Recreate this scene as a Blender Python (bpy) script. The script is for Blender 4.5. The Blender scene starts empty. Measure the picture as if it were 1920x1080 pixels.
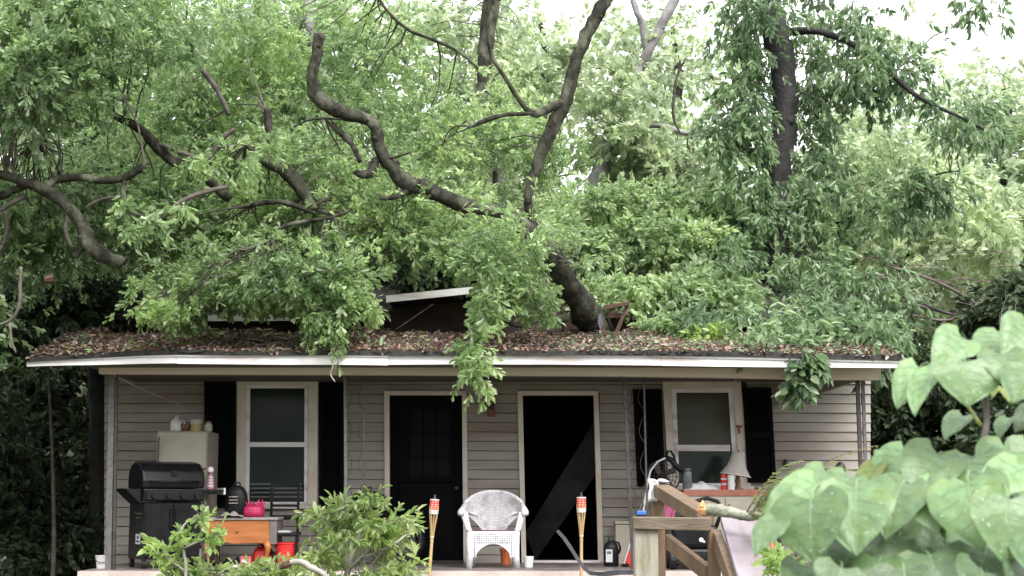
import bpy, math, random
import numpy as np
from mathutils import Vector, Matrix

# ------------------------------------------------------------------ camera, sky, sun, exposure
SC = bpy.context.scene
COL = SC.collection
F = 2790.0                     # focal length in pixels of the 1920 px wide photograph
TH = math.radians(8.06)
CT, ST = math.cos(TH), math.sin(TH)
CZ = 1.55
cam_d = bpy.data.cameras.new('camera')
cam = bpy.data.objects.new('camera', cam_d)
COL.objects.link(cam)
cam.location = (0, 0, CZ)
cam.rotation_euler = (math.pi / 2 + TH, 0, 0)
cam_d.sensor_width = 36.0
cam_d.lens = F / 1920 * 36.0
cam_d.clip_start = 0.1
cam_d.clip_end = 2000
cam_d.dof.use_dof = True
cam_d.dof.focus_distance = 17.0
cam_d.dof.aperture_fstop = 7.0
SC.camera = cam

W = bpy.data.worlds.new('World')
SC.world = W
W.use_nodes = True
nt = W.node_tree
nt.nodes.clear()
sky = nt.nodes.new('ShaderNodeTexSky')
sky.sky_type = 'NISHITA'
sky.sun_disc = False
sky.sun_elevation = math.radians(48)
sky.sun_rotation = math.radians(158)
sky.dust_density = 3.0
sky.air_density = 1.5
hs = nt.nodes.new('ShaderNodeHueSaturation')
hs.inputs['Saturation'].default_value = 0.10
mx = nt.nodes.new('ShaderNodeMix')          # cloud deck: an even white layer over the clear sky
mx.data_type = 'RGBA'
mx.inputs[0].default_value = 0.65
mx.inputs[7].default_value = (9.0, 9.2, 9.5, 1)
bg = nt.nodes.new('ShaderNodeBackground')
bg.inputs['Strength'].default_value = 0.078
ow = nt.nodes.new('ShaderNodeOutputWorld')
nt.links.new(sky.outputs[0], hs.inputs['Color'])
nt.links.new(hs.outputs[0], mx.inputs[6])
nt.links.new(mx.outputs[2], bg.inputs['Color'])
nt.links.new(bg.outputs[0], ow.inputs['Surface'])

sun_d = bpy.data.lights.new('sun', 'SUN')
sun_d.energy = 1.5
sun_d.angle = math.radians(35)
sun_d.color = (1.0, 0.97, 0.93)
sun = bpy.data.objects.new('sun', sun_d)
COL.objects.link(sun)
sun.rotation_euler = (math.radians(42), 0, math.radians(24))
SC.view_settings.view_transform = 'Standard'
SC.view_settings.look = 'None'
SC.view_settings.gamma = 1.0
SC.view_settings.exposure = 2.05
SC.view_settings.use_curve_mapping = False
SC.cycles.max_bounces = 10
SC.cycles.diffuse_bounces = 6
SC.cycles.transmission_bounces = 6
SC.cycles.transparent_max_bounces = 10

# ------------------------------------------------------------------ helpers
def at(x, y, Y):
    """world point at depth Y seen at pixel x, y of the 1920x1080 photograph"""
    u = (x - 960.0) / F
    v = (540.0 - y) / F
    t = Y / (CT - v * ST)
    return Vector((u * t, Y, CZ + t * (ST + v * CT)))

def mpp(Y):
    return Y / F / 0.985       # metres per pixel at depth Y

YW, YF = 18.0, 16.2            # house wall, porch front
ZF = at(960, 1055, YW).z       # porch floor height

def floorY(y):
    v = (540.0 - y) / F
    return (ZF - CZ) * (CT - v * ST) / (ST + v * CT)

rng = np.random.default_rng(11)
R = random.Random(5)

class MB:
    def __init__(s):
        s.v, s.f, s.m = [], [], []
        s.mi = 0
    def add(s, vs, fs):
        b = len(s.v)
        s.v.extend(Vector(q) for q in vs)
        for f in fs:
            s.f.append(tuple(i + b for i in f))
            s.m.append(s.mi)
    def box(s, a, b, M=None):
        (x0, y0, z0), (x1, y1, z1) = a, b
        vs = [Vector(p) for p in ((x0,y0,z0),(x1,y0,z0),(x1,y1,z0),(x0,y1,z0),(x0,y0,z1),(x1,y0,z1),(x1,y1,z1),(x0,y1,z1))]
        if M is not None:
            vs = [M @ p for p in vs]
        s.add(vs, [(0,3,2,1),(4,5,6,7),(0,1,5,4),(1,2,6,5),(2,3,7,6),(3,0,4,7)])
    def extrude(s, poly, vec):
        n = len(poly)
        vec = Vector(vec)
        vs = [Vector(p) for p in poly] + [Vector(p) + vec for p in poly]
        nrm = Vector((0, 0, 0))
        for i in range(n):
            nrm += vs[i].cross(vs[(i + 1) % n])
        flip = nrm.dot(vec) > 0
        fs = []
        a, b = list(range(n)), list(range(n, 2 * n))
        fs.append(tuple(reversed(a)) if flip else tuple(a))
        fs.append(tuple(b) if flip else tuple(reversed(b)))
        for i in range(n):
            j = (i + 1) % n
            q = (i, j, n + j, n + i)
            fs.append(q if flip else tuple(reversed(q)))
        s.add(vs, fs)
    def ppx(s, pts, Y0, Y1):
        """pixel polygon on the plane Y0 pushed straight back to Y1"""
        s.extrude([at(x, y, Y0) for x, y in pts], (0, Y1 - Y0, 0))
    def rpx(s, x0, y0, x1, y1, Y0, Y1):
        s.ppx([(x0, y0), (x1, y0), (x1, y1), (x0, y1)], Y0, Y1)
    def tube(s, pts, rad, n=8, caps=True, flat=1.0):
        pts = [Vector(p) for p in pts]
        if not hasattr(rad, '__len__'):
            rad = [rad] * len(pts)
        up = None
        b = len(s.v)
        for i, p in enumerate(pts):
            d = (pts[min(i + 1, len(pts) - 1)] - pts[max(i - 1, 0)])
            if d.length < 1e-9:
                d = Vector((0, 0, 1))
            d.normalize()
            if up is None:
                up = Vector((0, 1, 0)) if abs(d.y) < 0.8 else Vector((1, 0, 0))
            sx = d.cross(up)
            if sx.length < 1e-5:
                sx = d.cross(Vector((1, 0.3, 0)))
            sx.normalize()
            up = sx.cross(d).normalized()
            for k in range(n):
                a = 2 * math.pi * k / n
                s.v.append(p + (sx * math.cos(a) + up * math.sin(a) * flat) * rad[i])
        for i in range(len(pts) - 1):
            for k in range(n):
                k2 = (k + 1) % n
                s.f.append((b + i*n + k, b + i*n + k2, b + (i+1)*n + k2, b + (i+1)*n + k)); s.m.append(s.mi)
        if caps:
            s.f.append(tuple(b + k for k in reversed(range(n)))); s.m.append(s.mi)
            e = b + (len(pts) - 1) * n
            s.f.append(tuple(e + k for k in range(n))); s.m.append(s.mi)
    def lathe(s, prof, c=(0, 0, 0), n=20, sq=0.0):
        c = Vector(c)
        b = len(s.v)
        for r, z in prof:
            for k in range(n):
                a = 2 * math.pi * k / n
                q = r
                if sq:
                    q = r * (1 + sq * (1 / max(abs(math.cos(a)), abs(math.sin(a))) - 1))
                s.v.append(c + Vector((q * math.cos(a), q * math.sin(a), z)))
        m = len(prof)
        for i in range(m - 1):
            for k in range(n):
                k2 = (k + 1) % n
                s.f.append((b+i*n+k, b+i*n+k2, b+(i+1)*n+k2, b+(i+1)*n+k)); s.m.append(s.mi)
        s.f.append(tuple(b + k for k in reversed(range(n)))); s.m.append(s.mi)
        e = b + (m - 1) * n
        s.f.append(tuple(e + k for k in range(n))); s.m.append(s.mi)
    def grid(s, fn, nu, nv):
        b = len(s.v)
        for j in range(nv + 1):
            for i in range(nu + 1):
                s.v.append(Vector(fn(i / nu, j / nv)))
        for j in range(nv):
            for i in range(nu):
                a = b + j * (nu + 1) + i
                s.f.append((a, a + 1, a + nu + 2, a + nu + 1)); s.m.append(s.mi)
    def build(s, name, mat, parent=None, label=None, world=True, smooth=False, kind=None, bevel=0, loc=None):
        off = Vector((0, 0, 0))
        if world:
            if parent is not None:
                r = parent
                while r.parent:
                    r = r.parent
                off = r.location
            elif loc is not None:
                off = Vector(loc)
        me = bpy.data.meshes.new(name)
        me.from_pydata([tuple(p - off) for p in s.v], [], s.f)
        mats = mat if isinstance(mat, (list, tuple)) else [mat]
        for q in mats:
            me.materials.append(q)
        if len(mats) > 1:
            me.polygons.foreach_set('material_index', s.m)
        if smooth:
            me.polygons.foreach_set('use_smooth', [True] * len(me.polygons))
        me.validate()
        o = bpy.data.objects.new(name, me)
        COL.objects.link(o)
        if parent is not None:
            o.parent = parent
        elif loc is not None:
            o.location = Vector(loc)
        if label: o['label'] = label
        if kind: o['kind'] = kind
        if bevel:
            bm = o.modifiers.new('bevel', 'BEVEL')
            bm.width = bevel; bm.segments = 2; bm.limit_method = 'ANGLE'
        return o

def thing(name, label, cat, loc=(0, 0, 0), rz=0.0, group=None):
    o = bpy.data.objects.new(name, None)
    o.empty_display_size = 0.1
    COL.objects.link(o)
    o.location = loc
    o.rotation_euler = (0, 0, rz)
    o['label'] = label; o['category'] = cat
    if group: o['group'] = group
    return o

def tag(o, label=None, cat=None, group=None, kind=None):
    if label: o['label'] = label
    if cat: o['category'] = cat
    if group: o['group'] = group
    if kind: o['kind'] = kind
    return o

# ------------------------------------------------------------------ materials
def mat(name, c1, c2=None, rough=0.6, scale=8.0, bump=0.0, bscale=None, metal=0.0, stretch=(1, 1, 1), spec=0.5, lo=0.35, hi=0.65, detail=5.0, c3=None, s3=2.0, coat=0.0, island=0.0, trans=None):
    m = bpy.data.materials.new(name)
    m.use_nodes = True
    t = m.node_tree
    p = t.nodes['Principled BSDF']
    p.inputs['Roughness'].default_value = rough
    p.inputs['Metallic'].default_value = metal
    p.inputs['Specular IOR Level'].default_value = spec
    p.inputs['Coat Weight'].default_value = coat
    L = t.links.new
    tc = t.nodes.new('ShaderNodeTexCoord')
    mp = t.nodes.new('ShaderNodeMapping')
    mp.inputs['Scale'].default_value = stretch
    L(tc.outputs['Object'], mp.inputs['Vector'])
    nz = t.nodes.new('ShaderNodeTexNoise')
    nz.inputs['Scale'].default_value = scale
    nz.inputs['Detail'].default_value = detail
    L(mp.outputs[0], nz.inputs['Vector'])
    rp = t.nodes.new('ShaderNodeValToRGB')
    rp.color_ramp.elements[0].position = lo
    rp.color_ramp.elements[1].position = hi
    rp.color_ramp.elements[0].color = (*c1, 1)
    rp.color_ramp.elements[1].color = (*(c2 or c1), 1)
    L(nz.outputs['Fac'], rp.inputs['Fac'])
    col = rp.outputs['Color']
    if c3 is not None:
        n2 = t.nodes.new('ShaderNodeTexNoise')
        n2.inputs['Scale'].default_value = s3
        n2.inputs['Detail'].default_value = 6
        L(mp.outputs[0], n2.inputs['Vector'])
        r2 = t.nodes.new('ShaderNodeValToRGB')
        r2.color_ramp.elements[0].position = 0.5
        r2.color_ramp.elements[1].position = 0.68
        L(n2.outputs['Fac'], r2.inputs['Fac'])
        mm = t.nodes.new('ShaderNodeMix'); mm.data_type = 'RGBA'
        L(r2.outputs['Color'], mm.inputs[0]); L(col, mm.inputs[6])
        mm.inputs[7].default_value = (*c3, 1)
        col = mm.outputs[2]
    if island:
        g = t.nodes.new('ShaderNodeNewGeometry')
        hv = t.nodes.new('ShaderNodeHueSaturation')
        ma = t.nodes.new('ShaderNodeMapRange')
        ma.inputs[3].default_value = 1 - island; ma.inputs[4].default_value = 1 + island
        L(g.outputs['Random Per Island'], ma.inputs[0]); L(ma.outputs[0], hv.inputs['Value']); L(col, hv.inputs['Color'])
        col = hv.outputs[0]
    L(col, p.inputs['Base Color'])
    if bump:
        nb = t.nodes.new('ShaderNodeTexNoise')
        nb.inputs['Scale'].default_value = bscale or scale * 3
        nb.inputs['Detail'].default_value = 6
        L(mp.outputs[0], nb.inputs['Vector'])
        bu = t.nodes.new('ShaderNodeBump')
        bu.inputs['Strength'].default_value = bump
        bu.inputs['Distance'].default_value = 0.02
        L(nb.outputs['Fac'], bu.inputs['Height'])
        L(bu.outputs[0], p.inputs['Normal'])
    return m

def leafmat(name, cols, rough=0.4, trans=0.3, spec=0.5):
    """leaf colour varies leaf by leaf; part of the light passes through"""
    m = bpy.data.materials.new(name)
    m.use_nodes = True
    t = m.node_tree
    L = t.links.new
    p = t.nodes['Principled BSDF']
    p.inputs['Roughness'].default_value = rough
    p.inputs['Specular IOR Level'].default_value = spec
    g = t.nodes.new('ShaderNodeNewGeometry')
    rp = t.nodes.new('ShaderNodeValToRGB')
    rp.color_ramp.interpolation = 'LINEAR'
    while len(rp.color_ramp.elements) < len(cols):
        rp.color_ramp.elements.new(0.5)
    for i, c in enumerate(cols):
        rp.color_ramp.elements[i].position = i / (len(cols) - 1)
        rp.color_ramp.elements[i].color = (*c, 1)
    L(g.outputs['Random Per Island'], rp.inputs['Fac'])
    tc = t.nodes.new('ShaderNodeTexCoord')
    nz = t.nodes.new('ShaderNodeTexNoise'); nz.inputs['Scale'].default_value = 1.1; nz.inputs['Detail'].default_value = 3
    L(tc.outputs['Object'], nz.inputs['Vector'])
    mv = t.nodes.new('ShaderNodeMapRange'); mv.inputs[1].default_value = .3; mv.inputs[2].default_value = .7; mv.inputs[3].default_value = .62; mv.inputs[4].default_value = 1.38
    mh = t.nodes.new('ShaderNodeMapRange'); mh.inputs[1].default_value = .3; mh.inputs[2].default_value = .7; mh.inputs[3].default_value = .515; mh.inputs[4].default_value = .482
    L(nz.outputs['Fac'], mv.inputs[0]); L(nz.outputs['Fac'], mh.inputs[0])
    h0 = t.nodes.new('ShaderNodeHueSaturation')
    L(mv.outputs[0], h0.inputs['Value']); L(mh.outputs[0], h0.inputs['Hue']); L(rp.outputs[0], h0.inputs['Color'])
    tr = t.nodes.new('ShaderNodeBsdfTranslucent')
    hv = t.nodes.new('ShaderNodeHueSaturation')
    hv.inputs['Saturation'].default_value = 1.0
    hv.inputs['Value'].default_value = 2.9
    L(h0.outputs[0], hv.inputs['Color'])
    L(h0.outputs[0], p.inputs['Base Color'])
    L(hv.outputs[0], tr.inputs['Color'])
    ms = t.nodes.new('ShaderNodeMixShader')
    ms.inputs[0].default_value = trans
    L(p.outputs[0], ms.inputs[1]); L(tr.outputs[0], ms.inputs[2])
    out = t.nodes['Material Output']
    L(ms.outputs[0], out.inputs['Surface'])
    return m

M = {}
M['siding'] = mat('siding_paint', (.245,.215,.185), (.305,.275,.242), .55, 3.0, .12, 30, stretch=(.4,1,2), c3=(.20,.15,.12), s3=1.3)
M['wallback'] = mat('dark_sheathing', (.03,.026,.022), (.05,.042,.035), .8)
M['trim'] = mat('trim_paint', (.56,.49,.42), (.63,.565,.50), .5, 4.0, .1, 40, c3=(.50,.39,.325), s3=2.2)
M['fascia'] = mat('fascia_paint', (.70,.67,.69), (.78,.76,.77), .5, 2.5, .15, 30, stretch=(.5,1,3), c3=(.46,.39,.37), s3=2.6)
M['beam'] = mat('beam_paint', (.56,.485,.375), (.62,.545,.43), .55, 1.5, .08, 30, stretch=(.5,1,2), c3=(.60,.42,.345), s3=.5)
M['shutter'] = mat('shutter_black', (.004,.004,.005), (.006,.006,.007), .9, 12, spec=.04)
M['iron'] = mat('black_iron', (.018,.016,.015), (.05,.04,.035), .5, 20)
M['palemetal'] = mat('grey_metal', (.07,.067,.062), (.11,.105,.10), .5, 20)
M['glass'] = mat('window_glass', (.012,.020,.015), (.020,.028,.021), .12, 2, spec=.14)
M['glass_shade'] = mat('window_glass_shade', (.045,.045,.026), (.058,.058,.037), .14, 2, spec=.14)
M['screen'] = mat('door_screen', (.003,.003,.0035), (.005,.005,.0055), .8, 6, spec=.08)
M['lite'] = mat('door_lite', (.0045,.0045,.005), (.007,.007,.008), .5, 6, spec=.06)
M['floor'] = mat('porch_floor_paint', (.12,.10,.10), (.19,.16,.155), .45, 5, .2, 25, c3=(.07,.06,.055), s3=3)
M['concrete'] = mat('porch_edge_concrete', (.36,.30,.28), (.44,.38,.35), .7, 5, .2, 25)
M['shingle'] = mat('roof_shingle', (.018,.0175,.017), (.045,.042,.04), .85, 14, .4, 50, spec=.2)
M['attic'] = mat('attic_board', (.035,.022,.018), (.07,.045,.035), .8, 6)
M['splinter'] = mat('splintered_wood', (.035,.016,.01), (.075,.034,.02), .8, 9, .3, 40, stretch=(1,1,6))
M['bark'] = mat('oak_bark', (.009,.0085,.006), (.042,.040,.029), .85, 11, 1.0, 30, stretch=(1,1,.6), c3=(.10,.105,.075), s3=4.5, spec=.2)
M['barkdark'] = mat('dark_bark', (.006,.0055,.0055), (.020,.018,.0175), .8, 9, .9, 28)
M['barkhaze'] = mat('haze_pale_bark', (.13,.128,.125), (.25,.245,.24), .75, 7, .6, 24, c3=(.08,.075,.072), s3=2.5)  # haze over the far trunks is put into this paler bark colour
M['cut'] = mat('cut_wood', (.012,.010,.009), (.03,.025,.02), .9, 10)
M['twig'] = mat('twig_bark', (.04,.033,.027), (.10,.085,.07), .75, 12)
M['paletwig'] = mat('pale_stem', (.20,.195,.165), (.28,.27,.235), .6, 14)
M['oak'] = leafmat('oak_leaf', [(.095,.148,.056), (.145,.215,.084), (.195,.265,.115), (.27,.32,.205)], .27, .5)
M['oakd'] = leafmat('left_oak_leaf', [(.085,.138,.052), (.125,.19,.078), (.17,.23,.112), (.235,.285,.185)], .28, .48)
M['ivy'] = leafmat('ivy_leaf', [(.055,.10,.042), (.10,.16,.072), (.145,.205,.105), (.22,.265,.18)], .30, .42)
M['wist'] = leafmat('vine_leaf', [(.095,.15,.058), (.155,.22,.095), (.21,.275,.13), (.31,.365,.25)], .32, .42)
M['bgl'] = leafmat('background_leaf', [(.19,.235,.14), (.235,.28,.175), (.30,.34,.23)], .4, .55)
M['bgd'] = leafmat('shade_painted_leaf', [(.02,.036,.014), (.035,.058,.024), (.06,.09,.042)], .5, .25)  # shade put into the colour: darkened leaves for foliage out of the light
M['bgm'] = leafmat('woodland_leaf', [(.12,.17,.085), (.16,.215,.115), (.21,.265,.155)], .4, .5)
M['sap'] = leafmat('sapling_leaf', [(.16,.24,.06), (.21,.29,.09), (.27,.33,.14)], .4, .4)
M['shrub'] = leafmat('shrub_leaf', [(.10,.165,.045), (.16,.225,.07), (.22,.28,.10), (.28,.32,.15)], .36, .38)
M['fern'] = leafmat('fern_leaf', [(.05,.075,.02), (.085,.11,.032), (.12,.14,.05)], .5, .35)
M['dead'] = leafmat('dead_leaf', [(.06,.042,.034), (.22,.12,.085), (.13,.095,.08), (.30,.205,.155), (.26,.24,.22), (.15,.085,.07), (.34,.22,.19), (.09,.10,.05)], .45, .05)
M['ground'] = mat('ground_soil', (.035,.05,.02), (.09,.075,.05), .9, 3, .4, 20)
# ------------------------------------------------------------------ ground
mb = MB()
GZ = ZF - 0.62
mb.grid(lambda u, v: ((u - .5) * 400, -60 + v * 400, GZ + .06 * math.sin(u * 90) * math.cos(v * 70)), 60, 60)
tag(mb.build('ground', M['ground']), kind='structure')

# ------------------------------------------------------------------ house
hl = at(960, 1068, YF)
house = thing('house', 'low white clapboard porch house crushed by a fallen tree', 'house', (0, 17.5, GZ))

# wall: sheathing with real openings for the two doors, boards laid over it
wall = MB()
XL, XR, YT, YB = 196, 1632, 690, 1058
OPEN = [(452, 586, 716, 946), (724, 873, 737, 1055), (974, 1124, 737, 1055), (1252, 1400, 716, 915)]
HOLES = [OPEN[1], OPEN[2]]
x = XL
for (a, b, c, d) in HOLES:
    wall.rpx(x, YT, a, YB, YW, YW + .10)
    wall.rpx(a, YT, b, c, YW, YW + .10)
    x = b
wall.rpx(x, YT, XR, YB, YW, YW + .10)
fw = wall.build('front_wall', M['wallback'], house)

def cut_courses():
    y = YB
    step = 17.7
    while y > YT + 4:
        yt = y - step
        xs = [(XL, XR)]
        for (a, b, c, d) in OPEN:
            nx = []
            for (p, q) in xs:
                if y > c and yt < d and p < b and q > a:
                    nx.append((p, a)); nx.append((b, q))
                    if yt < c - 2: pieces.append((a, b, yt, c))
                    if y > d + 2: pieces.append((a, b, d, y))
                else:
                    nx.append((p, q))
            xs = nx
        for p, q in xs:
            if q - p < 4: continue
            if q - p > 420:          # butt joint somewhere along a long board
                j = p + (q - p) * R.uniform(.35, .65)
                pieces.append((p, j - .3, yt, y)); pieces.append((j + .3, q, yt, y))
            else:
                pieces.append((p, q, yt, y))
        y = yt
pieces = []
cut_courses()
for (p, q, yt, yb) in pieces:
    b = MB()
    A, B = at(p, yb, YW), at(q, yb, YW)
    zt, zb = at(960, yt, YW).z - .003, at(960, yb, YW).z
    e = R.uniform(-.003, .003)
    sag = R.uniform(-.004, .004)
    vs = []
    for X, dz in ((A.x, sag), (B.x, -sag)):
        vs += [(X, YW - .025 - e, zb + dz + .005), (X, YW - .001, zb + dz + .005), (X, YW - .001, zt + dz), (X, YW - .008 - e, zt + dz)]
    b.add(vs, [(0,1,2,3), (7,6,5,4), (0,4,5,1), (1,5,6,2), (2,6,7,3), (3,7,4,0)])
    b.build('siding_board', M['siding'], fw)

# room behind the doors
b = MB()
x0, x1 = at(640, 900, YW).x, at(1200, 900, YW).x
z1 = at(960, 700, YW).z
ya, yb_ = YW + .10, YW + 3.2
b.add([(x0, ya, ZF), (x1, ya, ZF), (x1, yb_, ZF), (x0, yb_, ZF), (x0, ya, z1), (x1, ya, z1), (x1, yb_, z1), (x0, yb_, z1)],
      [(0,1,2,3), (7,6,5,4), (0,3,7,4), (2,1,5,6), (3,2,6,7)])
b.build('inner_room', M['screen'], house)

def frame_ppx(mb, outer, inner, Y0, Y1):
    """four mitred boards round an opening; corners listed from top left, clockwise"""
    for i in range(4):
        j = (i + 1) % 4
        mb.ppx([outer[i], outer[j], inner[j], inner[i]], Y0, Y1)

def door_trim(o, i):
    mb = MB()
    mb.ppx([o[0], i[0], i[3], o[3]], YW - .05, YW + .06)
    mb.ppx([i[1], o[1], o[2], i[2]], YW - .05, YW + .06)
    mb.ppx([o[0], o[1], i[1], i[0]], YW - .052, YW + .06)
    return mb.build('door_frame', M['trim'], house, bevel=.004)
door_trim([(720, 733), (875, 733), (878, 1055), (722, 1055)], [(730, 741), (866, 741), (869, 1055), (731, 1055)])
door_trim([(970, 733), (1122, 733), (1132, 1055), (978, 1055)], [(980, 741), (1113, 741), (1122, 1055), (987, 1055)])

# left door: closed dark screen door over a door with a grid of lites
b = MB()
frame_ppx(b, [(731, 742), (866, 742), (869, 1053), (732, 1053)], [(744, 758), (854, 758), (856, 1030), (745, 1030)], YW + .0, YW + .035)
b.rpx(745, 893, 855, 903, YW + .004, YW + .03)
ld = b.build('screen_door', M['shutter'], house)
b = MB(); b.rpx(733, 744, 867, 1052, YW + .06, YW + .10)
b.build('door_panel', M['screen'], ld)
for i in range(3):
    for j in range(3):
        b = MB(); xx, yy = 770 + i * 25, 768 + j * 46
        b.rpx(xx, yy, xx + 22, yy + 42, YW + .052, YW + .064)
        b.build('pane', M['lite'], ld)
b = MB(); b.lathe([(.006, 0), (.022, .01), (.026, .03), (.015, .045)], (0, 0, 0), 12)
kp = at(856, 915, YW)
b.v = [Vector((kp.x + p.x, YW - .002 - p.z, kp.z + p.y)) for p in b.v]
b.build('knob', M['iron'], ld, smooth=True)
b = MB(); b.rpx(985, 1051, 1124, 1055, YW - .07, YW + .08)
b.build('threshold', M['fascia'], house)
b = MB(); b.rpx(731, 1051, 870, 1055, YW - .07, YW + .08)
b.build('threshold', M['iron'], house)

# windows
M['blind'] = mat('blind_slat', (.10,.105,.10), (.14,.145,.14), .5, 4)
def window(outer, sash_o, sash_i, rail, up, rail_m):
    mb = MB()
    frame_ppx(mb, outer, sash_o, YW - .055, YW + .02)
    w = mb.build('window', M['trim'], house, bevel=.004)
    s = MB()
    frame_ppx(s, sash_o, sash_i, YW - .034, YW + .02)
    sash = s.build('sash', M['fascia'], w, bevel=.003)
    (y0, y1) = rail
    s = MB(); s.ppx([(sash_i[0][0] - 1, y0), (sash_i[1][0] + 3, y0), (sash_i[1][0] + 3, y1), (sash_i[0][0] - 1, y1)], YW - .042, YW + .0)
    s.build('meeting_rail', M['fascia'], w, bevel=.003)
    xl = lambda yy: sash_i[0][0] + (sash_i[3][0] - sash_i[0][0]) * (yy - sash_i[0][1]) / (sash_i[3][1] - sash_i[0][1])
    xr = lambda yy: sash_i[1][0] + (sash_i[2][0] - sash_i[1][0]) * (yy - sash_i[1][1]) / (sash_i[2][1] - sash_i[1][1])
    s = MB(); s.ppx([sash_i[0], sash_i[1], (xr(y0 + 3), y0 + 3), (xl(y0 + 3), y0 + 3)], YW - .012, YW - .006)
    s.build('pane', up, w)
    s = MB(); s.ppx([(xl(y1 - 3), y1 - 3), (xr(y1 - 3), y1 - 3), sash_i[2], sash_i[3]], YW - .006, YW - .001)
    s.build('pane', M['glass'], w)
    s = MB()
    s.ppx([(outer[3][0] - 6, outer[3][1] - 1), (outer[2][0] + 6, outer[2][1] - 1), (outer[2][0] + 6, outer[2][1] + 6), (outer[3][0] - 6, outer[3][1] + 6)], YW - .09, YW)
    s.build('sill', M['trim'], w, bevel=.004)
    return w
w1 = window([(444, 706), (597, 706), (595, 948), (443, 948)], [(461, 722), (578, 722), (577, 946), (460, 946)],
            [(469, 728), (571, 728), (570, 941), (467, 941)], (829, 838), M['glass'], M['trim'])
for k in range(4):                   # loose blind slats in the lower sash
    s = MB(); s.rpx(470, 906 + k * 8, 566, 909 + k * 8, YW - .018, YW - .008)
    s.build('slat', M['blind'], w1)
w2 = window([(1242, 712), (1389, 712), (1408, 912), (1254, 912)], [(1258, 729), (1374, 729), (1388, 910), (1267, 910)],
            [(1268, 736), (1366, 736), (1376, 906), (1274, 906)], (834, 846), M['glass_shade'], M['trim'])

def shutter(x0, y0, x1, y1, lean=0):
    b = MB()
    o = [(x0, y0), (x1, y0), (x1 + lean, y1), (x0 + lean, y1)]
    i = [(x0 + 7, y0 + 8), (x1 - 7, y0 + 8), (x1 + lean - 7, y1 - 8), (x0 + lean + 7, y1 - 8)]
    frame_ppx(b, o, i, YW - .078, YW - .038)
    ym = (y0 + y1) / 2
    b.rpx(x0 + lean / 2 + 7, ym - 6, x1 + lean / 2 - 7, ym + 6, YW - .076, YW - .038)
    s = b.build('shutter', M['shutter'], house)
    k = MB(); k.ppx(i, YW - .0375, YW - .0345); k.build('back_panel', M['shutter'], s)
    l = MB()
    y = y0 + 9
    while y < y1 - 10:
        f = (y - y0) / (y1 - y0)
        if abs(y - ym) > 8:
            a, c = at(x0 + 7 + lean * f, y, YW - .03), at(x1 - 7 + lean * f, y, YW - .03)
            h = .028
            l.add([(a.x, YW - .067, a.z - h), (c.x, YW - .067, c.z - h), (c.x, YW - .047, c.z), (a.x, YW - .047, a.z),
                   (a.x, YW - .061, a.z - h), (c.x, YW - .061, c.z - h), (c.x, YW - .041, c.z), (a.x, YW - .041, a.z)],
                  [(0,1,2,3), (7,6,5,4), (0,4,5,1), (2,6,7,3)])
        y += 5.2
    l.build('louvre_bank', M['shutter'], s, kind='stuff')
    return s
shutter(383, 714, 441, 950)
shutter(598, 717, 644, 950)
shutter(1187, 730, 1240, 912, 8)
shutter(1392, 727, 1446, 905, 10)

# porch floor slab, edge
b = MB()
e0, e1 = at(148, 1068, YF - .15).x, at(1700, 1068, YF - .15).x
b.box((e0 + .03, YF - .12, ZF - .1), (e1 - .03, YW - .001, ZF))
b.build('porch_floor', M['floor'], house)
b = MB()
b.box((e0, YF - .2, GZ), (e1, YF - .121, ZF - .006))
b.box((e0, YF - .12, GZ), (e0 + .028, YW, ZF - .006))
b.box((e1 - .028, YF - .12, GZ), (e1, YW, ZF - .006))
b.build('foundation_wall', M['concrete'], house)

# side walls and back of the house
b = MB()
xl, xr = at(XL, 900, YW).x, at(XR, 900, YW).x
zt = at(960, 640, YW).z
b.box((xl, YW + .1, GZ), (xl + .1, YW + 7, zt)); b.box((xr - .1, YW + .1, GZ), (xr, YW + 7, zt)); b.box((xl + .1, YW + 6.9, GZ), (xr - .1, YW + 7, zt))
b.build('side_wall', M['siding'], house)

# eaves
EX = [50, 120, 190, 260, 330, 430, 540, 640, 730, 860, 980, 1100, 1240, 1400, 1560, 1690]
ET = [672, 668, 664, 660, 658, 659.5, 660, 659, 660, 660, 659.5, 659, 660, 662, 666, 669]
EM = [678, 676, 673, 669, 668, 668.5, 668, 668, 669, 669, 668.5, 669, 670, 673, 677, 680]
EB = [687, 685, 684, 682, 681, 682, 683, 683, 684, 683.5, 683.5, 684, 685.5, 688, 689, 690]
def ev(arr, xx):
    return float(np.interp(xx, EX, arr))
YE = 15.65
def strip(lo, hi, x0, x1, Y0, Y1, dl=0, dh=0):
    xs = [x0] + [q for q in EX if x0 + 2 < q < x1 - 2] + [x1]
    b = MB()
    for p, q in zip(xs[:-1], xs[1:]):
        b.ppx([(p, ev(lo, p) + dl), (q, ev(lo, q) + dl), (q, ev(hi, q) + dh), (p, ev(hi, p) + dh)], Y0, Y1)
    return b
for k, (p, q, dy, dh) in enumerate([(50, 330, 0, 0), (330.6, 728, 0, .8), (728.6, 1240, .015, -.4), (1240.6, 1690, .01, 0)]):
    strip(ET, EM, p, q, YE - .02 + dy, YE + .02 + dy, 0, 0).build('drip_board', M['fascia'], house)
    strip(EM, EB, p, q, YE + .003 + dy, YE + .035 + dy, .4, dh).build('fascia_board', M['fascia'], house)
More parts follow.
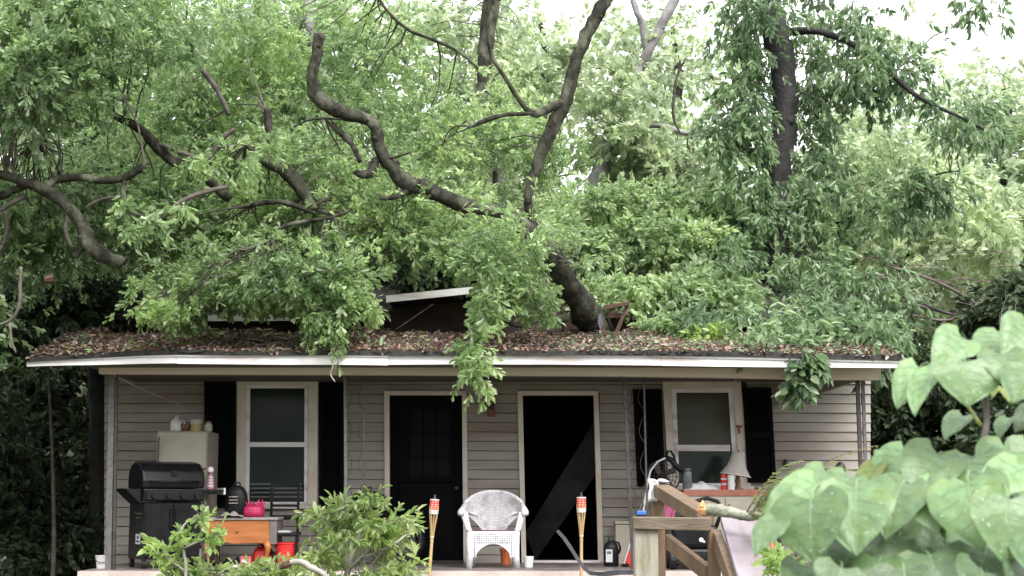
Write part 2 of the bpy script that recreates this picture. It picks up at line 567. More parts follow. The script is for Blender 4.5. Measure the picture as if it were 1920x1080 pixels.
# soffit and porch ceiling
zc = at(960, 690, 16.05).z
b = MB(); b.box((at(150, 690, YE).x, YE + .05, zc), (at(1660, 690, YE).x, YW + .05, zc + .02))
b.build('porch_ceiling', mat('ceiling_board', (.07,.06,.05), (.10,.085,.07), .8, 4), house)
b = MB()
BX = [185, 700, 1100, 1400, 1652]; BB = [700.5, 702, 704, 708, 712]
for i in range(4):
    b.ppx([(BX[i], 676), (BX[i + 1], 676), (BX[i + 1], BB[i + 1]), (BX[i], BB[i])], 16.0, 16.16)
b.build('porch_beam', M['beam'], house)
# added panel standing for the diagonal shadow on the wall; cable at left
b = MB()
p = [at(1612, 700, 16.2), at(1612, 712, 16.2), at(1474, 758, 17.97), at(1474, 712, 17.97)]
b.extrude(p, (.03, 0, 0)); b.build('shade_edge_panel', M['siding'], house)
b = MB(); b.tube([at(214, 704, 16.2), at(262, 728, 16.9), at(300, 744, 17.4), at(345, 762, 17.9)], .006, 6); b.build('cable', M['trim'], house)

# wrought iron porch posts
def iron_post(x0, x1, xb0, xb1, yb, m0, m1, w0, w1, Y):
    b = MB()
    def bar(xt, xb, w):
        T = at(xt, 700, Y); B = at(xb, yb, Y); B.z = ZF
        h = w / 2
        d = Vector((h, 0, 0)); e = Vector((0, h, 0))
        bb = MB(); bb.add([B - d - e, B + d - e, B + d + e, B - d + e, T - d - e, T + d - e, T + d + e, T - d + e],
              [(0,3,2,1),(4,5,6,7),(0,1,5,4),(1,2,6,5),(2,3,7,6),(3,0,4,7)])
        return bb
    p = bar(x0, xb0, w0).build('porch_post', m0, house)
    bar(x1, xb1, w1).build('post_bar', m1, p)
    s = MB()
    for k in range(5):               # pairs of scrolls between the bars
        yc = 745 + k * 62
        f = (yc - 700) / (yb - 700)
        xa, xc = x0 + (xb0 - x0) * f, x1 + (xb1 - x1) * f
        for sgn, xs in ((1, xa), (-1, xc)):
            pts = []
            for i in range(15):
                a = i / 14 * 1.5 * math.pi
                r = (xc - xa) * .48 * (1 - i / 20)
                pts.append(at(xs + sgn * (abs(math.sin(a * .5)) * r + 1), yc + (i - 7) * 3.3 * sgn, Y))
            s.tube(pts, .0035, 4)
    s.build('scrollwork', m1, p)
iron_post(647, 683, 650, 684, 1064, M['palemetal'], M['iron'], .030, .018, 16.3)
iron_post(1170, 1207, 1187, 1216, 1066, M['iron'], M['iron'], .035, .020, 16.3)
iron_post(211, 219, 204, 214, 1064, M['palemetal'], M['iron'], .062, .030, 16.25)
iron_post(1607, 1617, 1621, 1630, 1064, M['iron'], M['palemetal'], .040, .034, 16.25)

# porch lamp between the doors
pl = MB()
c = at(920, 752, YW - .09)
pl.box((c.x - .045, YW - .06, c.z - .10), (c.x + .045, YW - .027, c.z + .06))
lamp = pl.build('porch_lamp', M['iron'], house)
b = MB(); b.lathe([(.03, -.08), (.05, -.06), (.055, .05), (.03, .09), (.008, .11)], (c.x, c.y - .01, c.z), 10); b.build('lamp_shade', M['iron'], lamp, smooth=True)
M['brick'] = mat('rust_red_paint', (.16,.045,.03), (.22,.07,.045), .6, 8)
b = MB(); q = at(921, 772, YW - .03); b.box((q.x - .05, YW - .06, q.z - .06), (q.x + .05, YW - .028, q.z + .03)); b.build('bell_box', M['brick'], house)
# rusty T hook on the right window trim
b = MB(); b.rpx(1380, 797, 1391, 802, YW - .075, YW - .056); b.rpx(1384, 802.2, 1388, 813, YW - .075, YW - .056); b.build('hook', M['brick'], house)

# roofs
M['roofwood'] = mat('roof_sheathing', (.05,.04,.035), (.10,.08,.065), .85, 8)
def roof_z(xx, t):
    a = at(xx, ev(ET, xx) - 1, YE - .03)
    b_ = at(xx, 626, 17.7)
    p = a.lerp(b_, t)
    p.x = a.x + (b_.x - a.x) * t * .3
    return p
b = MB()
N = 64
for j in range(2):
    pass
b.grid(lambda u, v: roof_z(50 + u * 1640, v) + Vector((0, 0, .012 * math.sin(u * 37) * v)), N, 8)
low = MB()
n0 = len(b.v)
b.v += [p - Vector((0, 0, .045)) for p in b.v[:n0]]
nf = list(b.f)
b.f += [tuple(i + n0 for i in reversed(f)) for f in nf]; b.m += [0] * len(nf)
for i in range(N):                       # closed front edge
    b.f.append((i, n0 + i, n0 + i + 1, i + 1)); b.m.append(0)
for j in range(8):
    a0, a1 = j * (N + 1), (j + 1) * (N + 1)
    b.f.append((a0, a1, n0 + a1, n0 + a0)); b.m.append(0)
    b.f.append((a0 + N, n0 + a0 + N, n0 + a1 + N, a1 + N)); b.m.append(0)
proof = b.build('porch_roof', M['shingle'], house)

def slab(name, pts, th, m):
    """roof plate: four corners from front left, clockwise seen from above going back"""
    q = MB()
    P = [Vector(p) for p in pts]
    up = (P[1] - P[0]).cross(P[3] - P[0]).normalized()
    if up.z < 0: up = -up
    q.extrude(P, -up * th)
    return q.build(name, m, house)
def eave(x0, y0, x1, y1, h, Y, mm, name='eave_board'):
    q = MB(); q.ppx([(x0, y0), (x1, y1), (x1 - 1, y1 + h), (x0, y0 + h)], Y - .03, Y); return q.build(name, mm, house)
ridge = at(960, 470, 21.5)
# wall strip between the two roofs
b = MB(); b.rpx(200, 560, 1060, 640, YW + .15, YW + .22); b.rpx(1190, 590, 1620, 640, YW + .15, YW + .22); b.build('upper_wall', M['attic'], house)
A, B = at(200, 590, 17.75), at(728, 590, 17.75)
slab('main_roof', [A, B, Vector((B.x, 21.5, ridge.z)), Vector((A.x, 21.5, ridge.z - .2))], .07, M['shingle'])
eave(390, 590, 556, 589, 12, 17.76, M['fascia'])
A, B = at(724, 553, 17.15), at(950, 529, 17.15)
slab('roof_panel', [A, B, Vector((B.x, 20.2, B.z + .02)), Vector((A.x, 20.2, A.z + .05))], .05, M['shingle'])
eave(724, 554, 950, 531, 13, 17.14, M['fascia'])
A, B = at(1185, 592, 17.75), at(1625, 606, 17.75)
slab('main_roof', [A, B, Vector((B.x, 21.5, ridge.z - .3)), Vector((A.x, 21.5, ridge.z))], .07, M['shingle'])
eave(1185, 592, 1625, 606, 8, 17.76, M['shingle'])
b = MB()
xl, xr = at(196, 600, YW).x, at(1632, 600, YW).x
b.add([(xl, 21.52, ridge.z), (xr, 21.52, ridge.z), (xr, 25.4, ridge.z - 1.3), (xl, 25.4, ridge.z - 1.3), (xl, 21.52, ridge.z - .07), (xr, 21.52, ridge.z - .07), (xr, 25.4, ridge.z - 1.37), (xl, 25.4, ridge.z - 1.37)],
      [(0,1,2,3), (7,6,5,4), (0,4,5,1), (3,2,6,7)])
b.build('back_roof', M['shingle'], house)
# splintered boards round the hole
for (x0, y0, x1, y1, w, Y, tw) in [(1132, 572, 1176, 566, 8, 17.5, 0), (1136, 592, 1170, 590, 5, 17.6, 0), (1140, 582, 1178, 584, 11, 17.65, 0), (1176, 566, 1150, 628, 6, 17.55, 1),
                                   (1126, 598, 1131, 628, 5, 17.3, 1), (290, 641, 340, 638, 7, 16.9, 0), (340, 606, 386, 600, 7, 17.5, 0), (1000, 596, 1052, 602, 6, 17.5, 0)]:
    q = MB()
    q.ppx([(x0, y0), (x1, y1), (x1 + tw * w + R.uniform(-2, 5), y1 + w * (1 - tw) * .7), (x0 + tw * w, y0 + w * (1 - tw))], Y, Y + .06)
    q.build('broken_board', M['splinter'], house)
M['tarp'] = mat('pale_plastic', (.03,.03,.035), (.08,.08,.09), .5, 6)
q = MB(); q.ppx([(1122, 590), (1127, 587), (1131, 606), (1126, 620), (1121, 606)], 17.2, 17.23); q.build('flashing', M['tarp'], house)

q = MB(); q.rpx(1058, 572, 1194, 640, 18.05, 18.1); q.build('dark_hole_sheet', M['attic'], house)  # added dark sheet that stands for the unlit hole in the roof
# curled shingle edge along the eave
q = MB()
for (p, w_, h) in [(700, 30, 3), (330, 60, 3.5), (1105, 12, 6), (1122, 20, 4), (1146, 8, 7), (1163, 14, 5), (1186, 22, 5), (1214, 9, 8), (1232, 26, 4), (1270, 8, 5), (1300, 18, 6), (1326, 10, 4)]:
    y = ev(ET, p)
    q.ppx([(p, y - 2), (p + w_, y - 2.3), (p + w_ * .8, y + h * .6), (p + w_ * .4, y + h), (p + w_ * .1, y + h * .5)], YE - .045, YE - .032)
q.build('shingle_edge', M['shingle'], house, kind='stuff')

# grey sheet slanting inside the right doorway
M['greysheet'] = mat('grey_sheet', (.022,.023,.022), (.042,.043,.041), .9, 3, spec=.1)
b = MB()
P = [at(1124, 775, YW + .35), at(1124, 880, YW + .35), at(1005, 1050, YW + .75), at(985, 1000, YW + .75)]
b.extrude(P, (.0, .03, .01))
cp = b.build('slanting_sheet', M['greysheet'], None, loc=at(1000, 1050, YW + .6))
tag(cp, 'grey sheet slanting across the dark right doorway', 'ceiling sheet')
# ------------------------------------------------------------------ things on the porch
M['black'] = mat('black_enamel', (.004,.004,.005), (.008,.008,.009), .32, 8, spec=.22)
M['blackplastic'] = mat('black_plastic', (.005,.005,.006), (.009,.009,.010), .45, 10, spec=.22)
M['white'] = mat('white_enamel', (.33,.295,.24), (.38,.345,.285), .45, 3, c3=(.27,.23,.18), s3=1.6)
M['whiteplastic'] = mat('white_plastic', (.55,.54,.55), (.62,.61,.62), .4, 8)
M['wicker'] = mat('white_wicker', (.54,.525,.56), (.68,.665,.69), .5, 40, c3=(.40,.38,.395), s3=9)
M['red'] = mat('red_fabric', (.50,.012,.012), (.62,.03,.025), .55, 12, .2)
M['magenta'] = mat('magenta_fabric', (.30,.008,.055), (.40,.018,.09), .55, 14, .3)
M['orangewood'] = mat('orange_varnish_wood', (.27,.085,.022), (.37,.13,.038), .35, 4, .08, 30, stretch=(.6,1,6))
M['brownwood'] = mat('brown_wood', (.14,.07,.04), (.22,.115,.07), .45, 5, .1, 30, stretch=(.6,1,4))
M['greywood'] = mat('grey_side_panel', (.10,.085,.085), (.14,.12,.12), .6, 5)
M['greycloth'] = mat('grey_cloth', (.20,.175,.165), (.28,.255,.24), .9, 14, .4)
M['label'] = mat('paper_label', (.42,.42,.43), (.5,.5,.5), .6, 30)
M['orange'] = mat('orange_plastic', (.42,.10,.03), (.5,.14,.05), .4, 6)
M['blue'] = mat('blue_plastic', (.03,.11,.40), (.05,.15,.5), .4, 8)
M['pink'] = mat('pink_cloth', (.26,.05,.115), (.32,.08,.155), .85, 10, .3)
M['bamboo'] = mat('bamboo', (.32,.205,.09), (.44,.30,.15), .5, 10, .15, 40, stretch=(1,1,.3))
M['shade'] = mat('lamp_shade_cloth', (.36,.335,.305), (.42,.395,.365), .85, 30)
M['yellowtub'] = mat('yellow_tub', (.30,.26,.10), (.36,.32,.14), .55, 8)
M['jar'] = mat('dusty_glass', (.07,.08,.075), (.12,.13,.12), .12, 8)
M['maroon'] = mat('maroon_cap', (.12,.012,.03), (.16,.02,.04), .4, 8)

def base(x, y, Y=None):
    Y = Y or floorY(y)
    p = at(x, y, Y)
    return Vector((p.x, Y, ZF + .001))

# refrigerator
Yr = 17.05
t = thing('refrigerator', 'old off white refrigerator behind the black grill', 'refrigerator', base(340, 1060, Yr))
b = MB(); b.box((at(291, 900, Yr).x, Yr + .05, ZF + .05), (at(386, 900, Yr).x, Yr + .68, at(340, 808, Yr).z)); b.build('body', M['white'], t, bevel=.012)
zz = at(340, 880, Yr).z
b = MB(); b.box((at(291, 900, Yr).x + .004, Yr, zz + .006), (at(386, 900, Yr).x - .004, Yr + .045, at(340, 810, Yr).z)); d1 = b.build('door', M['white'], t, bevel=.012)
b = MB(); b.box((at(291, 900, Yr).x + .004, Yr, ZF + .10), (at(386, 900, Yr).x - .004, Yr + .045, zz - .006)); d2 = b.build('door', M['white'], t, bevel=.012)
for d, za in ((d1, zz + .03), (d2, zz - .40)):
    b = MB(); xx = at(296, 900, Yr).x
    b.tube([(xx, Yr + .002, za), (xx, Yr - .035, za + .03), (xx, Yr - .035, za + .30), (xx, Yr + .002, za + .33)], .011, 8); b.build('handle', M['palemetal'], d, smooth=True)
b = MB(); b.box((at(291, 900, Yr).x + .03, Yr + .03, ZF), (at(386, 900, Yr).x - .03, Yr + .6, ZF + .048)); b.build('kick_plate', M['blackplastic'], t)
ztop = at(340, 808, Yr).z
def on_fridge(x): return Vector((at(x, 808, Yr).x, Yr + .2, ztop))
# jug, tub, carton, jar on top
p = on_fridge(323)
t = thing('jug', 'white plastic jug with a loop handle, leftmost on the refrigerator', 'jug', p)
b = MB(); b.lathe([(.06,0),(.065,.02),(.065,.10),(.05,.135),(.022,.15),(.02,.165)], p, 14, .5); b.build('body', M['whiteplastic'], t, smooth=True)
b = MB(); b.tube([p + Vector(q) for q in ((.055,0,.125),(.09,0,.12),(.095,0,.06),(.06,0,.035))], .011, 6); b.build('handle', M['whiteplastic'], t, smooth=True)
b = MB(); b.lathe([(.024,.163),(.024,.183)], p, 10); b.build('cap', M['shade'], t)
p = on_fridge(341)
t = thing('bowl', 'small brownish bowl between the jug and the yellow tub', 'bowl', p)
b = MB(); b.lathe([(.035,0),(.055,.05),(.062,.085),(.056,.086),(.05,.05),(.03,.012)], p, 14); b.build('bowl_body', M['brownwood'], t, smooth=True)
p = on_fridge(361)
t = thing('tub', 'pale yellow tub with a white lid on the refrigerator', 'tub', p)
b = MB(); b.lathe([(.058,0),(.066,.09)], p, 18); b.build('body', M['yellowtub'], t, smooth=False)
b = MB(); b.lathe([(.070,.09),(.070,.135),(.064,.142)], p, 18); b.build('lid', M['shade'], t)
p = on_fridge(384)
t = thing('jar', 'small cream jar at the right edge of the refrigerator top', 'jar', p)
b = MB(); b.lathe([(.04,0),(.046,.02),(.046,.075),(.03,.1)], p, 14); b.build('body', M['shade'], t, smooth=True)
b = MB(); b.lathe([(.032,.1),(.032,.118)], p, 14); b.build('lid', M['orangewood'], t)

# gas grill, seen from its left front corner
gp = base(303, 1056, 16.75)
t = thing('gas_grill', 'large black gas grill with a rounded hood beside the left porch post', 'grill', gp, math.radians(31))
def loc(b, name, m, par=None, **k):
    return b.build(name, m, par or t, world=False, **k)
b = MB(); b.box((-.30, -.27, .10), (.34, .27, .72)); body = loc(b, 'cabinet', M['black'], bevel=.01)
b = MB(); b.box((-.285, -.288, .13), (.015, -.272, .70)); dA = loc(b, 'door', M['black'], bevel=.008)
b = MB(); b.box((.025, -.288, .13), (.325, -.272, .70)); dB = loc(b, 'door', M['black'], bevel=.008)
for d, xx in ((dA, -.01), (dB, .05)):
    b = MB(); b.tube([(xx, -.288, .42), (xx, -.315, .44), (xx, -.315, .62), (xx, -.288, .64)], .008, 6); loc(b, 'handle', M['blackplastic'], d)
b = MB(); b.box((-.32, -.31, .725), (.36, .28, .86)); loc(b, 'firebox', M['black'], bevel=.015)
b = MB(); b.box((-.30, -.335, .74), (.34, -.312, .83)); cp_ = loc(b, 'control_panel', M['blackplastic'], bevel=.005)
for k in range(4):
    b = MB(); b.tube([(-.22 + k * .16, -.336, .785), (-.22 + k * .16, -.368, .785)], .026, 12); loc(b, 'knob', M['blackplastic'], cp_)
b = MB()
pr = [(-.30, .865), (-.305, .95), (-.26, 1.06), (-.14, 1.14), (.02, 1.165), (.17, 1.13), (.25, 1.05), (.27, .95), (.27, .865)]
b.extrude([(-.33, y, z) for y, z in pr], (.70, 0, 0)); lid = loc(b, 'hood', M['black'], bevel=.02)
b = MB(); b.tube([(-.24, -.30, .93), (-.24, -.355, .94), (.28, -.355, .94), (.28, -.30, .93)], .012, 8); loc(b, 'handle', M['blackplastic'], lid, smooth=True)
b = MB(); b.lathe([(.035, 0), (.035, .012)], (0, 0, 0), 14); b.v = [Vector((p.x + .02, -.285 - p.z, p.y + 1.03)) for p in b.v]; loc(b, 'thermometer', M['black'], lid)
b = MB(); b.box((.365, -.26, .825), (.60, .24, .855)); sh = loc(b, 'side_shelf', M['blackplastic'], bevel=.006)
b = MB(); b.box((.602, -.265, .80), (.622, .245, .872)); loc(b, 'shelf_edge', M['whiteplastic'], sh)
b = MB(); b.extrude([(-.325, -.22, .86), (-.50, -.22, .86), (-.325, -.22, .70)], (0, .42, 0)); loc(b, 'side_shelf', M['blackplastic'])
b = MB(); b.box((-.303, -.16, .26), (-.3005, .0, .37)); st = loc(b, 'sticker', M['label'], body)
b = MB(); b.box((-.306, -.15, .285), (-.3035, -.02, .30)); b.box((-.306, -.11, .318), (-.3035, -.06, .35)); loc(b, 'print', M['iron'], st)
b = MB()
for k in range(4): b.box((-.306, -.17 + k * .07, .585), (-.301, -.13 + k * .07, .60))
for k in range(2): b.box((-.306, -.14 + k * .09, .54), (-.301, -.08 + k * .09, .55))
loc(b, 'vent_slot', M['palemetal'], body)
for xx in (-.27, .31):
    for yy in (-.22, .22):
        b = MB(); b.tube([(xx - .02, yy, .045), (xx + .02, yy, .045)], .044, 14); loc(b, 'wheel', M['blackplastic'])
        b = MB(); b.box((xx - .025, yy - .02, .045), (xx + .025, yy + .02, .10)); loc(b, 'leg', M['iron'])
b = MB(); b.tube([(.40, -.1, .82), (.43, -.16, .70), (.38, -.2, .55), (.36, -.24, .40), (.30, -.25, .2)], .010, 6); loc(b, 'gas_hose', M['palemetal'])
# striped pepper mill shape bottle on the shelf
m = Matrix.Rotation(math.radians(31), 4, 'Z')
p = gp + m @ Vector((.50, -.1, .8555))
M['stripe'] = mat('white_stripe', (.62,.55,.58), (.7,.63,.66), .4, 10)
t2 = thing('bottle', 'pink bottle with white bands on the grill side shelf', 'bottle', p)
b = MB(); b.lathe([(.045,0),(.045,.02),(.038,.05),(.030,.14),(.022,.17),(.026,.19),(.034,.205),(.034,.225),(.02,.245)], p, 14); b.build('body', mat('pink_glaze', (.34,.15,.19), (.42,.2,.24), .35, 8), t2, smooth=True)
for k in range(4):
    b = MB(); rr = .0415 - k * .003; b.lathe([(rr, .035 + k * .032), (rr, .05 + k * .032)], p, 14); b.build('band', M['stripe'], t2)
b = MB(); b.lathe([(.034,.19),(.037,.205),(.036,.23),(.022,.25),(.006,.255)], p, 14); b.build('cap', M['stripe'], t2, smooth=True)

# small orange wood table with cabriole legs
Yd = 16.75
dp = base(445, 1062, Yd)
t = thing('side_table', 'orange wood drawer table on curved legs in front of the left window', 'table', dp)
def X(px, Y=Yd): return at(px, 1000, Y).x
def Z(py, Y=Yd): return at(450, py, Y).z
b = MB(); b.box((X(378), Yd - .02, Z(975)), (X(521), Yd + .42, Z(970))); b.build('tabletop', M['greycloth'], t, bevel=.004)
b = MB(); b.ppx([(387, 975.5), (505, 975.5), (505, 1020), (480, 1018), (440, 1020), (415, 1016), (385, 1018)], Yd, Yd + .02); fr = b.build('drawer_front', M['orangewood'], t, bevel=.003)
b = MB(); b.lathe([(.004, 0), (.012, .008), (.014, .02), (.004, .026)], (0, 0, 0), 10); q = at(445, 996, Yd); b.v = [Vector((q.x + v.x, Yd - v.z, q.z + v.y)) for v in b.v]; b.build('knob', M['brownwood'], fr)
b = MB(); b.box((X(505.5), Yd + .0, Z(1020)), (X(519), Yd + .40, Z(975.5))); b.build('side_panel', M['greywood'], t)
b = MB(); b.box((X(385), Yd + .022, Z(1017)), (X(389), Yd + .40, Z(975.5))); b.build('side_panel', M['brownwood'], t)
b = MB(); b.box((X(389.5), Yd + .38, Z(1018)), (X(505), Yd + .40, Z(975.5))); b.build('back_panel', M['brownwood'], t)
for (px, dy, dx, m) in ((391, .02, -1, M['brownwood']), (499, .02, 1, M['orangewood']), (399, .36, -1, M['brownwood']), (513, .36, 1, M['brownwood'])):
    b = MB(); xx = X(px); zt_ = Z(1015); h = zt_ - ZF
    b.tube([(xx, Yd + dy, zt_), (xx + dx * .025, Yd + dy - .02, zt_ - h * .22), (xx + dx * .012, Yd + dy, zt_ - h * .5), (xx - dx * .008, Yd + dy, zt_ - h * .8), (xx + dx * .02, Yd + dy - .02, ZF + .012)],
           [.042, .040, .024, .016, .026], 10); b.build('leg', m, t, smooth=True)
ztab = Z(970)
# cloth, pink bag, backpack on the table
p = Vector((X(430), Yd + .1, ztab))
b = MB(); b.grid(lambda u, v: (p.x + (u - .5) * .30, Yd - .04 + v * .28, ztab + .006 + .05 * math.sin(math.pi * u) * math.sin(math.pi * min(1, v * 1.1 + .1)) * (1 + .4 * math.sin(u * 17 + v * 9)) - (.04 * max(0, .25 - v) * 4 if False else 0)), 16, 12)
nb = len(b.v); b.v += [Vector((v.x, v.y, ztab + .001)) for v in b.v[:nb]]; b.f += [tuple(nb + i for i in reversed(f)) for f in b.f]; b.m += [0] * len(b.m)
tag(b.build('folded_cloth', M['greycloth'], loc=p, smooth=True), 'crumpled grey cloth on the orange wood table', 'cloth')
p = Vector((X(471), Yd + .16, ztab))
t2 = thing('gift_bag', 'bright magenta bag with spiky tissue on the orange table', 'bag', p)
b = MB(); b.lathe([(.11,.001),(.12,.05),(.115,.10),(.105,.12)], p, 16, .3); b.build('body', M['magenta'], t2, smooth=True)
for k in range(9):
    a = k * 2.4; r = .08 * ((k % 3) + 1) / 3
    b = MB(); q = p + Vector((math.cos(a) * r, math.sin(a) * r, .118)); dx, dy = math.cos(a) * .05, math.sin(a) * .04
    b.add([q + Vector((-.03, 0, 0)), q + Vector((.03, 0, 0)), q + Vector((0, .03, 0)), q + Vector((dx, dy, .06 + .03 * (k % 2)))], [(0, 1, 3), (1, 2, 3), (2, 0, 3), (0, 2, 1)])
    b.build('tissue_fold', M['magenta'], t2)
p = Vector((X(433), Yd + .30, ztab))
t2 = thing('backpack', 'black backpack with pale strap bands against the left shutter', 'backpack', p)
b = MB(); b.lathe([(.12,.001),(.135,.06),(.13,.18),(.115,.27),(.08,.33),(.03,.355)], p, 18, .25); b.v = [Vector((v.x, p.y + (v.y - p.y) * .6, v.z)) for v in b.v]; b.build('body', M['blackplastic'], t2, smooth=True)
for k in range(3):
    b = MB(); q = p + Vector((-.02, -.095, .15 + k * .035)); b.box((q.x - .05, q.y - .006, q.z), (q.x + .05, q.y + .02, q.z + .013)); b.build('strap', M['greycloth'], t2)
b = MB(); b.tube([p + Vector(q) for q in ((-.04, 0, .34), (-.03, 0, .385), (.03, 0, .385), (.04, 0, .34))], .009, 6); b.build('handle', M['blackplastic'], t2)

# ladder back chair, black
Yc = 17.2
cp2 = base(537, 1055, Yc)
t = thing('ladder_back_chair', 'black metal ladder back chair below the left window', 'chair', cp2)
for px, dy in ((509, .0), (559, .0), (513, -.42), (567, -.42)):
    b = MB(); zt_ = at(537, 906, Yc).z if dy == 0 else at(537, 1003, Yc).z
    xx = at(px, 950, Yc).x; b.box((xx - .014, Yc + dy - .014, ZF), (xx + .014, Yc + dy + .014, zt_)); b.build('leg', M['black'], t)
xa, xb = at(510, 950, Yc).x, at(558, 950, Yc).x
for py in (908, 948, 968, 972.5):
    b = MB(); z_ = at(537, py, Yc).z; b.box((xa, Yc - .009, z_ - .014), (xb, Yc + .009, z_ + .014)); b.build('rail', M['black'], t)
z_ = at(537, 1003, Yc).z
b = MB(); b.box((xa - .02, Yc - .44, z_), (xb + .05, Yc - .016, z_ + .035)); b.build('seat', M['blackplastic'], t, bevel=.008)
b = MB(); b.box((xa + .01, Yc - .3, z_ - .2), (xb + .0, Yc - .28, z_ - .18)); b.build('stretcher', M['black'], t)
# folded newspaper on the seat
p = Vector((at(533, 1000, Yc).x, Yc - .25, z_ + .036))
t2 = thing('newspaper', 'folded pale newspaper lying on the ladder back chair', 'newspaper', p)
for k in range(3):
    b = MB(); b.box((p.x - .12 + k * .012, p.y - .1, p.z + k * .0065), (p.x + .12 - k * .01, p.y + .1, p.z + k * .0065 + .006)); b.build('sheet', M['label'], t2)

# things under and beside the table
p = base(371, 1062)
t2 = thing('spray_can', 'tall white spray can with a maroon cap beside the table leg', 'can', p)
b = MB(); b.lathe([(.038,0),(.04,.006),(.04,.19),(.034,.20)], p, 16); b.build('body', M['whiteplastic'], t2)
b = MB(); b.lathe([(.033,.2),(.033,.225),(.028,.235)], p, 16); b.build('cap', M['maroon'], t2)
p = base(493, 1056, 17.0)
t2 = thing('fuel_can', 'red fuel can standing under the orange table', 'fuel can', p)
b = MB(); b.lathe([(.10,0),(.11,.02),(.11,.17),(.07,.21),(.03,.22)], p, 14, .5); b.build('body', M['red'], t2, smooth=True, bevel=.01)
b = MB(); b.tube([p + Vector((-.06, 0, .2)), p + Vector((-.05, 0, .25)), p + Vector((.05, 0, .25)), p + Vector((.06, 0, .2))], .012, 6); b.build('handle', M['red'], t2)
b = MB(); b.tube([p + Vector((0, 0, .22)), p + Vector((0, 0, .245))], .025, 8); b.build('cap', M['blackplastic'], t2)
p = base(537, 1050, 16.9)
t2 = thing('bucket', 'red bucket beside the table, below the ladder back chair', 'bucket', p)
b = MB(); b.lathe([(.10,0),(.135,.25),(.143,.255),(.143,.27),(.13,.27),(.095,.02)], p, 20); b.build('body', M['red'], t2, smooth=False)
b = MB(); b.tube([p + Vector((.14 * math.cos(a), -.05 - .04 * math.sin(a), .26 - .10 * math.sin(a))) for a in [i * math.pi / 10 for i in range(11)]], .005, 5); b.build('handle', M['palemetal'], t2)
p = base(462, 1052, 16.95)
t2 = thing('carton', 'small red and white carton under the orange table', 'carton', p)
b = MB(); b.box((p.x - .06, p.y - .05, p.z), (p.x + .06, p.y + .05, p.z + .12)); cb = b.build('body', mat('carton_red', (.5,.10,.10), (.6,.15,.14), .6), t2, bevel=.004)
b = MB(); b.box((p.x - .045, p.y - .053, p.z + .03), (p.x + .02, p.y - .0505, p.z + .08)); b.build('label', M['label'], cb)
for k, (px, l) in enumerate(((424, 'black sneaker with a pale sole under the table, left of its pair'), (441, 'black sneaker with a pale sole under the table, right of its pair'))):
    p = base(px, 1056, 16.85)
    t2 = thing('sneaker', l, 'shoe', p, 0, 'sneakers under the table')
    b = MB(); b.grid(lambda u, v: (p.x + (v - .5) * .085 * (1 - .3 * abs(u - .5)), p.y - .14 + u * .28, p.z + .028 + math.sin(v * math.pi) * (.035 + .05 * u)), 10, 8); b.build('upper', M['blackplastic'], t2, smooth=True)
    b = MB(); b.box((p.x - .045, p.y - .145, p.z), (p.x + .045, p.y + .145, p.z + .03)); b.build('sole', M['whiteplastic'], t2, bevel=.008)

# small white pail by the left post
p = base(194, 1062, 16.5)
t2 = thing('pail', 'small white pail at the left end of the porch', 'pail', p)
b = MB(); b.lathe([(.072,0),(.088,.13),(.092,.132),(.092,.14),(.083,.14),(.068,.015)], p, 16); b.build('body', M['whiteplastic'], t2)
b = MB(); b.tube([p + Vector((.09 * math.cos(a), -.02 - .07 * math.sin(a), .135 - .07 * math.sin(a))) for a in [i * math.pi / 10 for i in range(11)]], .004, 5); b.build('handle', M['iron'], t2)

# black kettle grill behind the shrub
p = base(688, 1056, 17.2)
t = thing('kettle_grill', 'round black kettle grill half hidden behind the light green shrub', 'grill', p)
zc_ = .62
b = MB(); b.lathe([(.05, zc_ - .22), (.18, zc_ - .17), (.25, zc_ - .08), (.27, zc_)], p, 24); b.build('bowl', M['black'], t, smooth=True)
b = MB(); b.lathe([(.275, zc_ + .002), (.265, zc_ + .07), (.21, zc_ + .16), (.11, zc_ + .215), (.03, zc_ + .225)], p, 24); ld2 = b.build('lid', M['black'], t, smooth=True)
b = MB(); b.tube([p + Vector((-.04, 0, zc_ + .224)), p + Vector((-.04, 0, zc_ + .26)), p + Vector((.04, 0, zc_ + .26)), p + Vector((.04, 0, zc_ + .224))], .008, 6); b.build('handle', M['blackplastic'], ld2)
for a in (.3, 2.4, 4.5):
    b = MB(); b.tube([p + Vector((.13 * math.cos(a), .13 * math.sin(a), zc_ - .19)), p + Vector((.24 * math.cos(a), .24 * math.sin(a), .005))], .012, 6); b.build('leg', M['iron'], t)
# dark wheel leaning by the left door
p = base(752, 1054, 17.4)
t = thing('wheel', 'dark spare tyre leaning on the left door frame behind the shrub', 'wheel', p)
b = MB()
for k in range(1):
    ring = [p + Vector((.22 * math.cos(a), .05 * math.sin(a) + .05, .275 + .22 * math.sin(a))) for a in [i * 2 * math.pi / 28 for i in range(29)]]
    b.tube(ring, .055, 10, caps=False)
b.build('tyre', M['blackplastic'], t, smooth=True)
b = MB(); b.tube([p + Vector((0, .02, .275)), p + Vector((0, .08, .275))], .16, 20); b.build('rim', M['iron'], t)

